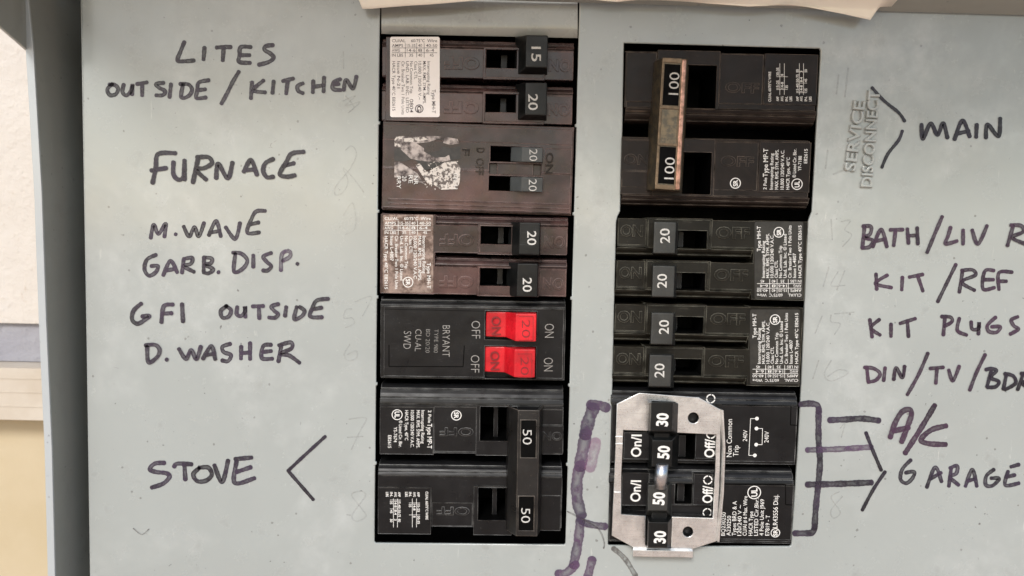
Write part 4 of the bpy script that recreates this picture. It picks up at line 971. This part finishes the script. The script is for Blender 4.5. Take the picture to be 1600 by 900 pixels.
word('word STOVE', ZCz, [[(685, 382), (645, 385), (624, 408), (650, 420), (692, 425), (706, 440), (680, 468), (632, 485)], [(725, 398), (740, 385), (798, 388)], [(768, 390), (772, 452)], [(828, 405), (805, 430), (822, 458), (858, 456), (882, 432), (868, 402), (830, 402)], [(893, 392), (925, 462), (950, 372)], [(1048, 360), (980, 366)], [(985, 376), (978, 465), (1060, 446)], [(985, 420), (1045, 400)]], 6.2)
word('angle bracket beside STOVE', ZCz, [[(1355, 272), (1275, 345), (1200, 415)], [(1200, 415), (1255, 478), (1305, 535)]], 4.8, 'ink_black')
word('word MAIN', ZD, [[(562, 547), (568, 610), (602, 542), (632, 592), (657, 542), (676, 605)], [(707, 612), (742, 530), (774, 600)], [(715, 588), (770, 575)], [(805, 547), (802, 602)], [(845, 605), (852, 547), (900, 598), (908, 520)]], 5.8, 'ink_black')
word('angle bracket pointing at MAIN', ZD, [[(345, 385), (395, 440), (462, 495), (488, 532)], [(478, 575), (462, 615), (415, 675), (388, 735)]], 4.6, 'ink_black')
word('words BATH / LIV R', ZE, [[(312, 152), (302, 246)], [(305, 150), (340, 152), (336, 185), (310, 200), (348, 212), (335, 240), (302, 246)], [(348, 240), (385, 165), (410, 240)], [(362, 215), (400, 207)], [(425, 166), (480, 165)], [(448, 168), (440, 235)], [(500, 162), (505, 225)], [(543, 157), (546, 228)], [(505, 192), (543, 190)], [(653, 108), (618, 190), (587, 265)], [(690, 155), (678, 195), (668, 227), (718, 215)], [(745, 167), (745, 228)], [(785, 167), (810, 228), (850, 148)], [(965, 148), (940, 235)], [(955, 145), (1000, 148), (1008, 175), (960, 200), (1030, 232)]], 5.4, 'ink_purple')
word('words KIT / REF', ZE, [[(362, 360), (365, 428)], [(412, 365), (360, 402), (430, 420)], [(478, 374), (475, 430)], [(508, 374), (568, 362)], [(545, 368), (568, 435)], [(713, 318), (672, 402), (633, 482)], [(742, 348), (728, 440)], [(738, 345), (785, 342), (798, 365), (738, 395), (795, 432)], [(880, 345), (840, 348), (832, 425), (882, 420)], [(838, 385), (878, 385)], [(960, 352), (902, 355), (902, 428)], [(902, 392), (935, 392)]], 5.2, 'ink_purple')
word('words KIT PLUGS', ZE, [[(335, 560), (345, 637)], [(377, 560), (340, 597), (380, 628)], [(428, 580), (428, 634)], [(468, 577), (535, 556)], [(500, 568), (505, 635)], [(650, 547), (690, 550), (695, 570), (662, 590)], [(665, 550), (658, 628)], [(728, 555), (720, 608), (760, 628)], [(780, 570), (785, 602), (812, 600), (815, 572), (812, 624)], [(888, 550), (852, 585), (858, 612), (892, 616), (908, 592), (870, 592)], [(985, 548), (957, 562), (968, 588), (988, 602), (952, 624)]], 5.2, 'ink_purple')
word('words DIN / TV / BDR', ZE, [[(312, 770), (352, 775), (380, 798), (362, 826), (328, 835)], [(322, 772), (328, 832)], [(402, 772), (396, 828)], [(440, 824), (450, 772), (478, 815), (488, 765)], [(590, 708), (550, 800), (500, 890)], [(600, 775), (658, 770)], [(630, 775), (625, 840)], [(682, 782), (700, 828), (728, 765)], [(842, 714), (805, 790), (774, 870)]], 5.2, 'ink_purple')
word('letters BDR cut by the frame', ZE, [[(845, 780), (868, 776), (892, 785), (865, 815), (902, 832), (888, 855), (852, 858)], [(868, 788), (850, 855)], [(935, 802), (922, 866)], [(928, 798), (965, 808), (975, 840), (930, 868)], [(1008, 802), (985, 868)], [(1000, 797), (1040, 800), (1040, 825), (1005, 840), (1050, 872)]], 5.2, 'ink_black')
word('letters A / C', ZF, [[(425, 290), (445, 230), (475, 180), (508, 168), (518, 190), (500, 245), (475, 310)], [(440, 262), (505, 248)], [(620, 150), (560, 250), (490, 360)], [(670, 240), (605, 258), (560, 300), (592, 318), (668, 322)]], 7.6, 'ink_purple')
word('word GARAGE', ZF, [[(515, 390), (478, 430), (470, 475), (495, 492), (522, 470), (530, 442), (492, 446)], [(585, 510), (622, 422), (650, 485)], [(602, 472), (648, 446)], [(692, 430), (682, 505)], [(687, 426), (718, 415), (715, 448), (688, 465), (725, 500)], [(755, 505), (785, 432), (805, 505)], [(765, 482), (800, 472)], [(880, 432), (847, 460), (845, 500), (875, 502), (902, 472), (868, 470)], [(955, 420), (990, 410)], [(942, 440), (930, 500), (990, 492)], [(934, 465), (972, 456)]], 5.4, 'ink_grey')
strokes('handwriting', ZF, [[(32, 145), (75, 142), (105, 150), (112, 180)], [(110, 165), (110, 300), (116, 400), (108, 500), (98, 600), (92, 690)], [(94, 680), (82, 708), (45, 712), (5, 712)]], 8.6, 'ink_grey', cover, 'handwritten marker square bracket right of the four pole breaker')
word('short line before A/C', ZF, [[(158, 215), (230, 212), (300, 208), (375, 217)]], 8.4, 'ink_grey')
word('two lines before GARAGE', ZF, [[(60, 346), (200, 342), (342, 333)]], 8, 'ink_faded')
word('dark line before GARAGE', ZF, [[(60, 498), (200, 495), (342, 489)]], 8.6, 'ink_grey')
word('angle bracket pointing at GARAGE', ZF, [[(318, 270), (345, 340), (385, 435)], [(402, 442), (350, 520), (302, 610)]], 5, 'ink_black')
word('wavy square bracket between the columns', ZG, [(15, [(325, 112), (285, 98), (245, 98)]), (20, [(262, 110), (240, 170), (222, 240)]), (19, [(228, 230), (210, 320), (198, 390)]), (18, [(202, 380), (185, 450), (186, 540), (205, 615)]), (15, [(200, 640), (190, 740), (168, 850)]), (11, [(205, 645), (255, 660), (318, 668)])], 14, 'ink_faded')
word('pink smudge', ZG, [[(272, 270), (262, 330), (245, 395)]], 15, 'ink_pink')
word('thin scratch across the bracket', ZG, [[(140, 598), (215, 635), (285, 680), (312, 740), (310, 770)]], 2, 'ink_smoke')
word('dark blot at the lower edge', ZG, [[(95, 890), (135, 885), (180, 845)], [(256, 822), (235, 905)]], 12, 'ink_faded')
word('grey smear under the bracket', ZG, [[(355, 770), (410, 820), (460, 900)]], 7, 'ink_smoke')
word('curved hair mark', ZCz, [[(555, 655), (590, 680), (620, 658)]], 1.4, 'ink_smoke')
def pencil(s, zoom, L_, w=1.5): strokes('pencil_number', zoom, L_, w, 'pencil', cover, s, .15)
pencil('faint pencil 1', ZA, [[(1430, 215), (1432, 285)]])
pencil('faint pencil scribble', ZA, [[(1430, 420), (1480, 400), (1440, 440), (1500, 425), (1450, 470), (1475, 445), (1440, 400)]])
pencil('faint pencil 2', ZA, [[(1440, 625), (1465, 608), (1485, 640), (1460, 700), (1400, 775), (1398, 812), (1430, 800), (1450, 755), (1430, 700), (1470, 740), (1515, 800)]])
pencil('faint pencil 3', ZBz, [[(1430, 150), (1470, 100), (1480, 200), (1440, 230)]], 1.2)
pencil('faint pencil 5', ZBz, [[(1465, 540), (1440, 545), (1433, 578), (1468, 578), (1475, 602), (1440, 618)], [(1480, 510), (1548, 490), (1510, 570)]])
pencil('faint pencil 6', ZBz, [[(1458, 688), (1434, 730), (1450, 755), (1485, 745), (1485, 715), (1448, 730)]], 1.8)
pencil('faint pencil 7', ZCz, [[(1455, 200), (1525, 196), (1500, 250), (1465, 325)], [(1448, 276), (1512, 272)]], 1.8)
pencil('faint pencil 8', ZCz, [[(1505, 498), (1465, 515), (1505, 570), (1525, 605), (1485, 625), (1468, 598), (1522, 520), (1505, 498)], [(1445, 598), (1460, 600)]], 1.8)
pencil('grey dashes by the main breaker', ZD, [[(198, 330), (188, 412)], [(240, 300), (225, 425)], [(150, 660), (140, 740)], [(175, 765), (225, 745)]], 2.4)
pencil('faint pencil 13', ZE, [[(165, 120), (170, 210)], [(210, 130), (250, 125), (225, 165), (255, 190), (215, 240)]], 1.8)
pencil('faint pencil 14', ZE, [[(155, 330), (130, 415)], [(195, 350), (165, 410), (225, 410)], [(225, 345), (190, 430)]], 1.8)
pencil('faint pencil 15', ZE, [[(125, 545), (95, 620)], [(180, 535), (265, 528)], [(165, 540), (165, 570), (205, 580), (180, 625)]], 1.8)
pencil('faint pencil 16', ZE, [[(110, 740), (85, 820)], [(165, 740), (135, 800), (165, 830), (240, 795), (200, 780), (150, 810)]], 1.8)
pencil('faint pencil 18', ZF, [[(205, 250), (225, 230), (210, 290)], [(200, 530), (165, 555), (205, 620), (175, 645), (165, 610), (215, 550)]], 1.6)
